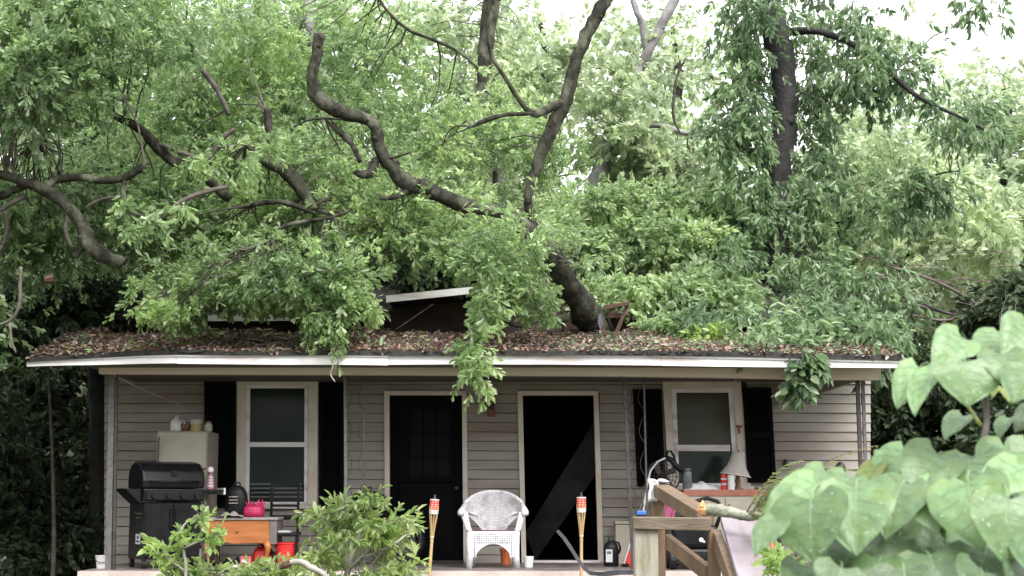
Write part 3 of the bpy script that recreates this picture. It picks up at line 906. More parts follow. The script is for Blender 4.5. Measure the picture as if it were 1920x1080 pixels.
# white wicker armchair
cpw = base(925, 1063, 16.75)
t = thing('wicker_armchair', 'white wicker armchair with rolled arms between the two doors', 'chair', cpw)
def L3(x, y, z): return cpw + Vector((x, y, z))
def shell(fn, nu, nv, th):
    b = MB(); b.grid(fn, nu, nv)
    n0 = len(b.v); base_f = list(b.f)
    b.v += [v + Vector((0, th, 0)) for v in b.v[:n0]]
    b.f += [tuple(i + n0 for i in reversed(f)) for f in base_f]; b.m += [0] * len(base_f)
    for i in range(nu):
        b.f.append((i, i + n0, i + 1 + n0, i + 1)); b.m.append(0)
        o = nv * (nu + 1); b.f.append((o + i + 1, o + i + 1 + n0, o + i + n0, o + i)); b.m.append(0)
    for j in range(nv):
        a0, a1 = j * (nu + 1), (j + 1) * (nu + 1)
        b.f.append((a0, a1, a1 + n0, a0 + n0)); b.m.append(0)
        b.f.append((a0 + nu, a0 + nu + n0, a1 + nu + n0, a1 + nu)); b.m.append(0)
    return b
def backfn(u, v):
    w = .135 + .19 * min(1, v * 1.6) ** 1.4          # half width: narrow stem opening into a wide fan
    s = (u - .5) * 2
    top = .83 - .13 * abs(s) ** 2.6
    z = .40 + (top - .40) * v
    return L3(s * w, .22 + .10 * v - .16 * s * s * (.4 + v), z)
bk = shell(backfn, 20, 16, .025).build('backrest', M['wicker'], t, smooth=True)
wv = MB()
for k in range(26):                                   # woven strands, real relief
    v = (k + .5) / 26
    wv.tube([Vector(backfn(i / 16, v)) + Vector((0, -.003 - .004 * ((i + k) % 2), 0)) for i in range(17)], .0062, 4)
for k in range(13):
    u = (k + .5) / 13
    wv.tube([Vector(backfn(u, .03 + i / 10 * .95)) + Vector((0, -.004, 0)) for i in range(11)], .005, 4)
wv.build('weave', M['wicker'], bk, kind='stuff')
b = MB(); b.tube([Vector(backfn(i / 20, 1)) + Vector((0, .012, .004)) for i in range(21)], .020, 8); b.build('back_roll', M['wicker'], t, smooth=True)
for s in (-1, 1):
    b = MB(); b.tube([L3(s * .315, .12, .70), L3(s * .335, .05, .655), L3(s * .345, -.08, .625), L3(s * .345, -.20, .615), L3(s * .352, -.25, .60), L3(s * .36, -.262, .575)], [.022, .03, .036, .040, .040, .03], 10); arm = b.build('arm', M['wicker'], t, smooth=True)
    b = MB(); b.ppx if False else None
    b.tube([L3(s * .325, -.215, .60), L3(s * .300, -.215, .52), L3(s * .275, -.215, .43), L3(s * .262, -.215, .40)], [.042, .036, .032, .034], 8, flat=.6); b.build('arm_support', M['wicker'], arm, smooth=True)
    def sidefn(u, v, s=s):
        return L3(s * (.265 + .065 * v ** .8), -.2 + .33 * u, .40 + (.22 + .05 * u) * v)
    q = MB(); q.grid(sidefn, 10, 8); q.build('side_panel', M['wicker'], t, smooth=True)
    b = MB(); b.tube([L3(s * .14, .215, .41), L3(s * .155, .2, .50), L3(s * .19, .17, .575), L3(s * .27, .12, .60)], .014, 6); b.build('arch_trim', M['wicker'], t, smooth=True)
b = MB(); b.box(L3(-.27, -.24, .355), L3(.27, .22, .40)); b.build('seat', M['wicker'], t, bevel=.012)
# apron with an arch cut between the front legs
b = MB()
n = 14
arch = [L3(-.20 + .40 * i / n, -.255, .10 + .165 * math.sin(math.pi * i / n) ** .55) for i in range(n + 1)]
top = [L3(-.20 + .40 * i / n, -.255, .385) for i in range(n + 1)]
for i in range(n):
    b.extrude([top[i], top[i + 1], arch[i + 1], arch[i]], (0, .02, 0))
ap = b.build('apron', M['wicker'], t)
wv = MB()
for k in range(22):
    xx = -.265 + k * .53 / 21
    zb_ = .27 if abs(xx) < .17 else .12
    wv.tube([L3(xx, -.259 - .003 * (k % 2), .39), L3(xx, -.259, zb_)], .0075, 4)
for k in range(5):
    wv.tube([L3(-.28, -.263, .375 - k * .022), L3(.28, -.263, .375 - k * .022)], .005, 4)
wv.build('weave', M['wicker'], ap, kind='stuff')
for s in (-1, 1):
    b = MB(); b.tube([L3(s * .245, -.235, .39), L3(s * .245, -.235, .2), L3(s * .262, -.24, .0)], [.048, .042, .034], 10); b.build('leg', M['wicker'], t, smooth=True)
    b = MB(); b.tube([L3(s * .235, .2, .39), L3(s * .24, .21, .0)], [.035, .028], 8); b.build('leg', M['wicker'], t, smooth=True)
p = L3(0, -.02, .401)
b = MB(); b.grid(lambda u, v: (p.x - .23 + u * .46, p.y - .19 + v * .36, p.z + .001 + .010 * (math.sin(math.pi * u) * math.sin(math.pi * v)) ** .3 + .003 * math.sin(u * 40)), 20, 12)
tag(b.build('seat_cushion', mat('cushion_maroon', (.08,.012,.025), (.16,.05,.06), .85, 22), loc=p, smooth=True), 'flat maroon patterned cushion on the white wicker armchair', 'cushion')
p = base(948, 1062, 17.5)
t2 = thing('flower_pot', 'orange pot standing behind the legs of the wicker chair', 'pot', p)
b = MB(); b.lathe([(.055,0),(.062,.15),(.07,.152),(.07,.185),(.06,.185),(.055,.16)], p, 16); b.build('body', M['orange'], t2)
b = MB(); b.lathe([(.054,.155),(.03,.168),(.01,.17)], p, 12); b.build('soil', M['brownwood'], t2)
p = base(991, 1062, 16.8)
t2 = thing('cup', 'white plastic cup on the floor right of the wicker chair', 'cup', p)
b = MB(); b.lathe([(.046,0),(.060,.11),(.063,.112),(.062,.118),(.055,.116),(.042,.01)], p, 16); b.build('body', M['whiteplastic'], t2)
b = MB(); b.lathe([(.055,.100),(.01,.101)], p, 16); b.build('water', M['shade'], t2)

# tiki torches
def torch(x0, y0, x1, y1, Y, label, flip):
    B = at(x0, y0, Y); Tp = at(x1, y1, Y)
    p = Vector((B.x - (Tp.x - B.x) * .35, Y, GZ))
    t = thing('garden_torch', label, 'torch', p, 0, 'bamboo torches in front of the porch')
    ax = (Tp - B).normalized()
    def P(f): return B + (Tp - B) * f
    H = (Tp - B).length
    b = MB(); g = p
    pts = [g, B, P(.2), P(.42), P(.56)]
    b.tube(pts, [.017, .017, .0165, .016, .014], 8); pole = b.build('pole', M['bamboo'], t, smooth=True)
    for f in (.2, .45):
        b = MB(); b.tube([P(f - .006), P(f + .006)], .020, 8); b.build('node', M['bamboo'], pole)
    b = MB(); b.tube([P(.50), P(.515)], .021, 10); b.build('binding', M['label'], pole)
    for k in range(8):                         # split slats opening into the basket
        a = k * math.pi / 4 + .2
        o = Vector((math.cos(a), math.sin(a), 0))
        b = MB(); b.tube([P(.48) + o * .013, P(.60) + o * .020, P(.74) + o * .034, P(.84) + o * .043, P(.91) + o * .045], .0062, 5); b.build('slat', M['bamboo'], t)
    b = MB(); b.tube([P(.805), P(.86)], [.046, .049], 16); b.build('ring', M['label'], t)
    b = MB(); b.tube([P(.862), P(.985)], [.044, .047], 18); can = b.build('canister', M['torchred'], t)
    b = MB()
    for k in range(9):                         # pale figures printed round the red band
        a = k * 2 * math.pi / 9 - 1.9
        for dz, w in ((.90, .007), (.925, .010), (.955, .006)):
            q = P(dz); o = Vector((math.cos(a), math.sin(a), 0)); sd = Vector((-math.sin(a), math.cos(a), 0))
            rr = .0465
            b.add([q + o * rr - sd * w, q + o * rr + sd * w, q + o * (rr + .0008) + sd * w + ax * .008, q + o * (rr + .0008) - sd * w + ax * .008], [(0, 1, 2, 3)])
    b.build('print', M['torchpale'], can)
    b = MB(); b.tube([P(.986), P(1.0)], [.049, .047], 18); b.build('rim', M['label'], can)
    b = MB(); b.tube([P(1.0), P(1.03), P(1.06)], [.018, .012, .010], 8); b.build('wick', M['iron'], can)
M['torchred'] = mat('torch_band_red', (.55,.05,.035), (.66,.10,.07), .5, 20)
M['torchpale'] = mat('torch_band_print', (.66,.40,.35), (.7,.5,.45), .5, 20)
torch(805, 1080, 815, 936, 15.6, 'bamboo garden torch in front of the left dark door', 0)
torch(1090, 1080, 1090, 932, 15.5, 'bamboo garden torch in front of the open right doorway', 1)

# black jug with a pale label
p = base(1146, 1058, 17.0)
t2 = thing('jug', 'black plastic jug with a white label against the right door frame', 'jug', p)
b = MB(); b.lathe([(.075,0),(.085,.02),(.085,.20),(.07,.25),(.032,.275),(.028,.29)], p, 18, .45); b.build('body', M['blackplastic'], t2, smooth=True)
b = MB(); b.lathe([(.032,.29),(.032,.318)], p, 10); b.build('cap', mat('green_cap', (.02,.05,.03)), t2)
b = MB(); b.box((p.x - .065, p.y - .094, p.z + .05), (p.x + .01, p.y - .088, p.z + .19)); lb = b.build('label', M['label'], t2)
b = MB(); b.box((p.x - .052, p.y - .0965, p.z + .14), (p.x - .005, p.y - .0945, p.z + .17)); b.build('print', mat('green_print', (.05,.12,.10)), lb)
b = MB(); b.tube([p + Vector(q) for q in ((.03, 0, .27), (.085, 0, .265), (.105, 0, .20), (.085, 0, .14))], .013, 6); b.build('handle', M['blackplastic'], t2, smooth=True)

# pale box behind, dustpan and stick
Yb = 17.55
p = base(1178, 1056, Yb)
t2 = thing('storage_box', 'pale low storage box against the wall right of the open doorway', 'box', p)
b = MB(); b.box((at(1154, 1000, Yb).x, Yb, ZF), (at(1246, 1000, Yb).x, Yb + .3, at(1170, 984, Yb).z)); b.build('body', M['white'], t2, bevel=.01)
b = MB(); b.box((at(1153, 1000, Yb).x, Yb - .01, at(1170, 983, Yb).z), (at(1247, 1000, Yb).x, Yb + .31, at(1170, 977, Yb).z)); b.build('lid', M['white'], t2, bevel=.006)
p = base(1182, 1058, 16.9)
t2 = thing('dustpan', 'red dustpan with a white handle leaning by the storage box', 'dustpan', p)
b = MB(); b.extrude([p + Vector((-.09, 0, .005)), p + Vector((.08, 0, .005)), p + Vector((.06, .10, .15)), p + Vector((-.02, .10, .16))], (0, .02, .012)); b.build('pan', M['red'], t2)
b = MB(); b.tube([p + Vector((-.075, -.02, .02)), p + Vector((.04, .1, .36))], .009, 6); b.build('handle', M['whiteplastic'], t2)
b = MB(); b.box((p.x - .10, p.y - .03, p.z), (p.x - .02, p.y - .002, p.z + .035)); b.build('lip', M['blackplastic'], t2)

# bent length of black plastic lawn edging
Ye = 14.8
pts = [at(x, y, Ye + d) for x, y, d in ((1045, 995, .5), (1058, 1009, .42), (1072, 1030, .32), (1084, 1049, .22), (1094, 1064, .15), (1106, 1075, .08), (1130, 1077, .0), (1160, 1074, .0), (1215, 1073, .1))]
b = MB()
pr = []
for i in range(len(pts)):
    pr.append(pts[i])
for a, c in zip(pr[:-1], pr[1:]):
    d = (c - a).normalized(); n_ = Vector((-d.z, 0, d.x)) * .022
    b.extrude([a - n_, c - n_, c + n_, a + n_], (0, .11, 0))
pe = at(1045, 1085, Ye); 
tag(b.build('lawn_edging', M['edging'] if 'edging' in M else mat('edging_black', (.025,.025,.03), (.04,.04,.05), .3), loc=pts[6]), 'bent strip of black plastic edging curling up before the right doorway', 'edging strip')
# stake that holds it
b = MB()

# ------------------------------------------------------------------ right end of the porch
# counter: pale cabinet with a red wood top
Yk = 16.9
kp_ = base(1360, 1058, Yk)
t = thing('cabinet', 'low pale cabinet with a reddish wood top under the right window', 'cabinet', kp_)
def XK(px): return at(px, 940, Yk).x
b = MB(); b.box((XK(1282), Yk, at(1350, 930, Yk).z), (XK(1440), Yk + .5, at(1350, 918, Yk).z)); b.build('cabinet_top', M['redwood'] if 'redwood' in M else mat('red_wood', (.27,.09,.055), (.36,.14,.09), .4, 6), t, bevel=.004)
b = MB(); b.box((XK(1286), Yk + .015, ZF + .04), (XK(1436), Yk + .49, at(1350, 930.5, Yk).z)); b.build('body', M['white'], t)
for xa_, xb_ in ((1288, 1359), (1361, 1434)):
    b = MB(); b.box((XK(xa_), Yk, ZF + .07), (XK(xb_), Yk + .0145, at(1350, 933, Yk).z)); dd = b.build('door', M['white'], t, bevel=.003)
    b = MB(); xx = XK(xb_ - 6 if xa_ == 1288 else xa_ + 6); zq = at(1350, 945, Yk).z; b.box((xx - .006, Yk - .018, zq - .05), (xx + .006, Yk - .0005, zq)); b.build('handle', M['palemetal'], dd)
b = MB(); b.box((XK(1288), Yk + .03, ZF), (XK(1434), Yk + .45, ZF + .039)); b.build('plinth', M['blackplastic'], t)
zk = at(1350, 918, Yk).z
# crumpled white cloth
p = Vector((XK(1318), Yk + .15, zk))
def heap(u, v):
    g = (math.sin(math.pi * u) * math.sin(math.pi * v)) ** .7
    return (p.x + (u - .5) * .40, p.y + (v - .5) * .26, zk + .002 + .085 * g * (1 - .5 * abs(u - .5)) + .012 * g * math.sin(u * 21 + v * 7))
b = MB(); b.grid(heap, 22, 12)
tag(b.build('white_cloth', mat('white_cotton', (.48,.48,.5), (.55,.55,.57), .85, 14, .3), loc=p, smooth=True), 'crumpled white cloth heaped on the reddish cabinet top', 'cloth')
# tins under the lamp shade
for px, mm, lb_, h in ((1362, 'red', 'red tin with pale bands standing below the lamp shade', .17), (1373, 'whiteplastic', 'plain white tin beside the red tin under the lamp shade', .15)):
    p = Vector((XK(px), Yk + .06 + (.07 if mm == 'red' else 0), zk))
    t2 = thing('tin', lb_, 'tin', p)
    b = MB(); b.lathe([(.040, 0), (.040, h)], p, 16); c_ = b.build('body', M[mm], t2)
    b = MB(); b.lathe([(.042, h), (.042, h + .012), (.03, h + .014)], p, 16); b.build('lid', M['palemetal'] if mm == 'red' else M['whiteplastic'], t2)
    if mm == 'red':
        for z_ in (.05, .11):
            b = MB(); b.lathe([(.0408, z_), (.0408, z_ + .022)], p, 16); b.build('band', M['label'], c_)
# lamp with a flared shade, leaning
p = Vector((XK(1389), Yk + .2, zk))
t = thing('table_lamp', 'table lamp with a flared cream shade tilted on the cabinet', 'lamp', p)
b = MB(); b.lathe([(.06,0),(.065,.015),(.03,.03),(.022,.06),(.035,.10),(.02,.14),(.012,.18)], p, 14); b.build('base', M['brownwood'], t, smooth=True)
tl = Matrix.Rotation(math.radians(9), 3, 'Y')
sc_ = p + Vector((-.025, 0, .165))
def shp(r, z): return (r, z)
b = MB(); b.lathe([(.178,.0),(.165,.012),(.115,.09),(.085,.17),(.074,.25),(.080,.262)], (0,0,0), 24)
b.v = [sc_ + tl @ v for v in b.v]; sd_ = b.build('lamp_shade', M['shade'], t, smooth=True)
b = MB(); b.lathe([(.179,-.004),(.179,.006)], (0,0,0), 24); b.v = [sc_ + tl @ v for v in b.v]; b.build('rim', M['trim'], sd_)
b = MB(); b.tube([sc_ + tl @ Vector((0, 0, .26)), sc_ + tl @ Vector((0, 0, .29))], .008, 6); b.build('finial', M['iron'], sd_)
# glass jar and square tin
p = Vector((XK(1291), Yk + .08, zk))
t2 = thing('glass_jar', 'tall dusty glass jar with a metal lid left of the white cloth', 'jar', p)
b = MB(); b.lathe([(.05,0),(.055,.01),(.055,.19),(.045,.215)], p, 16); b.build('body', M['jar'], t2, smooth=True)
b = MB(); b.lathe([(.046,.215),(.046,.24)], p, 16); b.build('lid', M['palemetal'], t2)

# fan behind the rail
p = base(1245, 1056, 17.3)
t = thing('pedestal_fan', 'black pedestal fan standing in front of the right window', 'fan', p)
zf_ = at(1243, 894, 17.3).z
b = MB(); b.lathe([(.17,0),(.17,.02),(.05,.05)], p, 18); b.build('base', M['blackplastic'], t)
b = MB(); b.tube([p + Vector((0, 0, .04)), Vector((p.x, p.y, zf_))], .014, 8); b.build('pole', M['iron'], t)
ctr = Vector((p.x, p.y - .06, zf_))
b = MB()
for r in (.19, .15, .11, .07):
    b.tube([ctr + Vector((r * math.cos(a), -.05 + r * .2, r * math.sin(a))) for a in [i * 2 * math.pi / 24 for i in range(25)]], .0045 if r < .18 else .010, 5, caps=False)
for k in range(16):
    a = k * math.pi / 8; b.tube([ctr + Vector((.03 * math.cos(a), -.05, .03 * math.sin(a))), ctr + Vector((.19 * math.cos(a), -.015, .19 * math.sin(a)))], .003, 4)
b.build('cage', M['iron'], t)
for k in range(4):
    a = k * math.pi / 2 + .4
    b = MB(); o, s_ = Vector((math.cos(a), 0, math.sin(a))), Vector((-math.sin(a), 0, math.cos(a)))
    q = [ctr + o * .03, ctr + o * .16 - s_ * .02 + Vector((0, .02, 0)), ctr + o * .165 + s_ * .06 + Vector((0, -.02, 0)), ctr + o * .05 + s_ * .05 + Vector((0, -.015, 0))]
    b.extrude(q, (0, .004, 0)); b.build('blade', M['greywood'], t)
b = MB(); b.tube([ctr + Vector((0, -.055, 0)), ctr + Vector((0, .12, 0))], [.035, .05], 12); b.build('motor', M['blackplastic'], t)

# string trimmer leaning on the wall
Yt = 16.95
P0 = base(1196, 1056, Yt)
pts = [P0 + Vector((0, 0, .03)), at(1203, 985, Yt), at(1209, 940, Yt), at(1214, 905, Yt), at(1220, 882, Yt), at(1233, 866, Yt), at(1250, 857, Yt)]
t = thing('string_trimmer', 'white shafted string trimmer with a curved top and black handle', 'trimmer', P0)
b = MB(); b.tube(pts, .011, 8); b.build('shaft', M['whiteplastic'], t, smooth=True)
b = MB(); b.tube([pts[-1], at(1258, 862, Yt), at(1268, 875, Yt), at(1280, 884, Yt)], [.02, .03, .035, .028], 10); b.build('motor', M['blackplastic'], t, smooth=True)
b = MB(); b.tube([at(1248, 858, Yt), at(1252, 846, Yt), at(1258, 846, Yt), at(1264, 856, Yt), at(1266, 868, Yt)], .014, 8); b.build('handle', M['blackplastic'], t, smooth=True)
b = MB(); b.lathe([(.09, .0), (.09, .03), (.05, .07)], P0, 14); b.build('cutting_head', M['blackplastic'], t)
# blue caddy
p = base(1205, 1058, 16.6)
t2 = thing('mop_bucket', 'blue topped caddy holding two pale rods behind the greenish post', 'caddy', p)
zcad = at(1205, 966, 16.6).z
b = MB(); b.box((p.x - .055, p.y - .055, p.z), (p.x + .055, p.y + .055, zcad)); b.build('body', M['blackplastic'], t2, bevel=.01)
b = MB(); b.box((p.x - .065, p.y - .065, zcad + .001), (p.x + .065, p.y + .065, zcad + .05)); b.build('collar', M['blue'], t2, bevel=.01)
for dx, tx in ((-.03, .03), (.03, .09)):
    b = MB(); b.tube([Vector((p.x + dx, p.y, zcad + .05)), Vector((p.x + tx, p.y + .02, zcad + .20))], .008, 6); b.build('rod', M['palemetal'], t2)
# pink towel hanging at the porch edge and dark lidded tub
pc = at(1252, 936, 10.75)
b = MB()
b.grid(lambda u, v: (pc.x - .045 + u * .10 + .012 * math.sin(v * 7), pc.y + .012 * math.sin(u * 12), pc.z - v * .19), 12, 10)
n0 = len(b.v); bf = list(b.f); b.v += [v + Vector((0, .006, 0)) for v in b.v[:n0]]; b.f += [tuple(i + n0 for i in reversed(f)) for f in bf]; b.m += [0] * len(bf)
tag(b.build('hanging_cloth', M['pink'], loc=pc, smooth=True), 'pink cloth hanging below the sloping rail behind the orange post', 'cloth')
p = base(1300, 1058, 16.45)
t2 = thing('lawn_mower', 'black lawn mower with a small white mark behind the diagonal brace', 'lawn mower', p)
zt_ = at(1300, 985, 16.45).z
b = MB(); b.box((p.x - .26, p.y - .24, p.z + .09), (p.x + .26, p.y + .26, p.z + .22)); b.build('deck', M['blackplastic'], t2, bevel=.03)
b = MB(); b.box((p.x - .25, p.y - .22, p.z + .221), (p.x + .25, p.y + .2, zt_)); eng = b.build('engine_cover', M['black'], t2, bevel=.05)
q = at(1310, 1011, 16.45); b = MB(); b.tube([Vector((q.x, p.y - .228, q.z)), Vector((q.x, p.y - .2195, q.z))], .024, 10); b.tube([Vector((q.x + .03, p.y - .228, q.z - .02)), Vector((q.x + .03, p.y - .2195, q.z - .02))], .012, 8); b.build('mark', M['whiteplastic'], eng)
for xx in (-.24, .24):
    for yy in (-.2, .2):
        b = MB(); b.tube([(p.x + xx - .03, p.y + yy, p.z + .1), (p.x + xx + .03, p.y + yy, p.z + .1)], .10, 16); b.build('wheel', M['blackplastic'], t2)
b = MB(); pts = [Vector((p.x - .2, p.y + .2, zt_ - .1)), at(1292, 950, 16.7), at(1305, 940, 16.75), at(1325, 934, 16.75), at(1345, 940, 16.75), at(1356, 952, 16.7), Vector((p.x + .25, p.y + .2, zt_ - .1))]
b.tube(pts, .022, 8); b.build('handle', M['blackplastic'], t2, smooth=True)

# bottles and pots at the far right end, seen between the big leaves
for px, yb_, h, w, mm, nm, lb_ in ((1448, 1062, .34, .05, 'orange', 'bottle', 'orange bottle low at the right end of the porch'), (1462, 1060, .40, .045, 'blackplastic', 'bottle', 'black bottle right of the orange bottle'),
                              (1500, 1062, .40, .06, 'jar', 'bottle', 'smoky glass bottle low between the large leaves'), (1526, 1062, .22, .05, 'red', 'bottle', 'red bottle furthest right among the porch bottles'), (1592, 1062, .22, .08, 'orange', 'flower_pot', 'terracotta coloured pot at the right porch corner')):
    p = base(px, yb_, 16.5)
    t2 = thing(nm, lb_, 'pot' if nm == 'flower_pot' else 'bottle', p)
    b = MB()
    if nm == 'bottle': b.lathe([(w*.9,0),(w,.02),(w,h*.62),(w*.4,h*.8),(w*.35,h*.93)], p, 14)
    else: b.lathe([(w*.75,0),(w,h*.8),(w*1.12,h*.81),(w*1.12,h),(w*.95,h),(w*.9,h*.85)], p, 16)
    b.build('body', M[mm], t2, smooth=nm == 'bottle')
    b = MB(); b.lathe([(w*.42, h*.93), (w*.42, h)], p, 10) if nm == 'bottle' else b.lathe([(w*.9, h*.86), (.01, h*.9)], p, 12)
    b.build('cap' if nm == 'bottle' else 'soil', M['blackplastic'], t2)
# two dark finials on brackets on the right wall
for px, py, lb_ in ((1474, 868, 'small dark wall bell under the right shutter corner'), (1576, 878, 'dark round wall ornament near the right porch post')):
    c_ = at(px, py, YW - .06)
    t2 = thing('wall_ornament', lb_, 'ornament', Vector((c_.x, YW - .03, c_.z)))
    b = MB(); r = .04 if px < 1500 else .065
    b.lathe([(r*.3,-r*1.3),(r*.9,-r*.8),(r,0),(r*.7,r*.8),(r*.2,r*1.2)], c_, 12); b.build('body', M['iron'], t2, smooth=True)
    b = MB(); b.box((c_.x - .012, c_.y + .01, c_.z - .012), (c_.x + .012, YW - .024, c_.z + .012)); b.build('bracket', M['iron'], t2)

# ------------------------------------------------------------------ stair railing in front, right
M['ptwood'] = mat('weathered_orange_lumber', (.10,.058,.032), (.175,.105,.058), .6, 5, .25, 40, stretch=(3,3,.5), c3=(.08,.068,.042), s3=4)
M['ptgrey'] = mat('weathered_brown_lumber', (.085,.062,.042), (.15,.115,.08), .6, 6, .25, 40, stretch=(.6,3,3), c3=(.055,.055,.028), s3=4)
M['ptmoss'] = mat('mossy_pale_post', (.22,.205,.155), (.29,.275,.23), .7, 5, .3, 30, stretch=(3,3,.6), c3=(.09,.095,.03), s3=4)
M['ptpink'] = mat('faded_pink_board', (.20,.172,.19), (.245,.215,.235), .55, 4, .12, 30, stretch=(3,.5,1), c3=(.16,.13,.14), s3=3, spec=.3)
Y1, Y2 = 9.2, 10.6
rp_ = at(1260, 1080, Y1)
t = thing('stair_railing', 'weathered wooden stair railing with a pinkish sloping handrail board', 'railing', (rp_.x, Y1, GZ))
def post(x0, x1, ytop, Y, d, m, xb=0):
    b = MB(); a, c = at(x0, ytop, Y), at(x1, ytop, Y)
    b.box((a.x, Y, GZ), (c.x, Y + d, a.z)); return b.build('post', m, t, bevel=.006)
post(1190, 1234, 992.5, Y1, .14, M['ptmoss'])
post(1222, 1246, 914, Y2, .09, M['ptwood'])
b = MB(); b.ppx([(1330, 995), (1352, 995), (1352, 1110), (1330, 1110)], Y1 - .03, Y1 + .06); b.build('post', M['ptwood'], t, bevel=.005)
b = MB(); b.ppx([(1187, 969), (1334, 971), (1334, 996), (1187, 992)], Y1 - .035, Y1 + .12); b.build('rail', M['ptgrey'], t, bevel=.006)
# rail from far post down to the front
def plank(p0, p1, w, th, name, m, tilt=0):
    d = (p1 - p0); s_ = Vector((d.y, -d.x, 0)).normalized() * w / 2
    if s_.x < 0: s_ = -s_
    up = Vector((0, 0, th)) 
    b = MB(); b.add([p0 - s_, p0 + s_, p1 + s_, p1 - s_, p0 - s_ - up, p0 + s_ - up, p1 + s_ - up, p1 - s_ - up],
                    [(0,1,2,3), (7,6,5,4), (0,4,5,1), (1,5,6,2), (2,6,7,3), (3,7,4,0)])
    return b.build(name, m, t, bevel=.005)
plank(at(1233, 904, Y2 + .1), at(1323, 958, Y1 + .13), .11, .09, 'rail', M['ptwood'])
plank(at(1387, 969, Y1 + .10), at(1437, 1120, 7.9), .235, .045, 'handrail_board', M['ptpink'])
pa, pb = at(1344, 992, Y1 + .02), at(1398, 1140, 7.95)
plank(pa, pb, .05, .12, 'handrail_bearer', M['ptwood'])
plank(at(1252, 1001, Y2 - .3), at(1330, 1062, Y1 + .1), .045, .10, 'brace', M['ptwood'])
# towel hung over the rail end
p = at(1230, 905, Y2 + .05)
b = MB()
def tow(u, v):
    x = p.x - .055 + u * .13 + .008 * math.sin(v * 9)
    if v < .5:
        return (x + (v * .05), p.y + .06 - v * .3, p.z + .022 - .02 * v + .008 * math.sin(u * 11))
    return (p.x - .06 + u * .065 + .006 * math.sin(v * 12), p.y - .09 - .012 * math.sin(u * 8), p.z + .012 - (v - .5) * .26)
b.grid(tow, 12, 18)
n0 = len(b.v); bf = list(b.f); b.v += [v + Vector((0, .012, -.012)) for v in b.v[:n0]]; b.f += [tuple(i + n0 for i in reversed(f)) for f in bf]; b.m += [0] * len(bf)
tag(b.build('rag', M['whiteplastic'], loc=p, smooth=True), 'white rag draped over the upper end of the sloping rail', 'rag')
# ------------------------------------------------------------------ vegetation
def catmull(P, k=5):
    P = [np.array(p, float) for p in P]
    P = [2 * P[0] - P[1]] + P + [2 * P[-1] - P[-2]]
    out = []
    for i in range(1, len(P) - 2):
        for j in range(k):
            t = j / k
            a, b, c, d = P[i - 1], P[i], P[i + 1], P[i + 2]
            out.append(.5 * (2 * b + (c - a) * t + (2 * a - 5 * b + 4 * c - d) * t * t + (3 * b - a - 3 * c + d) * t ** 3))
    out.append(P[-2])
    return out

def limb_pts(pts):
    """control points (x px, y px, depth m, radius px) -> world points and radii"""
    P = catmull([(*at(x, y, Y), r * mpp(Y)) for x, y, Y, r in pts])
    W_, Rr = [], []
    for i, p in enumerate(P):
        j = p[3] * .13
        W_.append(Vector((p[0] + R.uniform(-j, j), p[1] + R.uniform(-j, j), p[2] + R.uniform(-j, j))))
        Rr.append(max(p[3], .004) * R.uniform(.94, 1.07))
    return W_, Rr

def limb(pts, name, m, parent, n=10):
    b = MB()
    w, r = limb_pts(pts)
    b.tube(w, r, n)
    # knots
    for i in range(2, len(w) - 2, 7):
        if r[i] > .05:
            d = Vector((R.uniform(-1, 1), R.uniform(-1, .2), R.uniform(-1, 1))).normalized()
            b.tube([w[i] + d * r[i] * .6, w[i] + d * r[i] * 1.12, w[i] + d * r[i] * 1.2], [r[i] * .5, r[i] * .32, r[i] * .1], 7)
    # lumpy bark: nudge every vertex of the thicker limbs
    if max(r) > .03:
        for q in b.v:
            q += Vector((R.gauss(0, 1), R.gauss(0, 1), R.gauss(0, 1))) * (.045 * min(max(r), .12))
    return b.build(name, m, parent, smooth=True), w

# leaf outlines: (side, along, lift); two halves folded along the midrib
OAK_V = np.array([(0, 0, 0), (-.07, .35, .02), (-.18, .78, .05), (0, 1, -.05), (.18, .78, .05), (.07, .35, .02)])
OAK_F = np.array([(0, 3, 2, 1), (0, 5, 4, 3)])
OVAL_V = np.array([(0, 0, 0), (-.24, .3, .06), (-.2, .68, .04), (0, 1, -.12), (.2, .68, .04), (.24, .3, .06)])
LANCE_V = np.array([(0, 0, 0), (-.13, .35, .03), (-.14, .7, .02), (0, 1, -.1), (.14, .7, .02), (.13, .35, .03)])
LOOSE_V = np.array([(0, 0, 0), (-.17, .3, .05), (-.15, .66, .03), (0, 1, -.14), (.15, .66, .03), (.17, .3, .05)])
LOBE_V = np.array([(0, 0, 0), (-.34, .28, .08), (-.30, .62, .02), (0, 1, -.15), (.30, .62, .02), (.34, .28, .08)])

def norm(a):
    return a / np.maximum(np.linalg.norm(a, axis=1, keepdims=True), 1e-9)

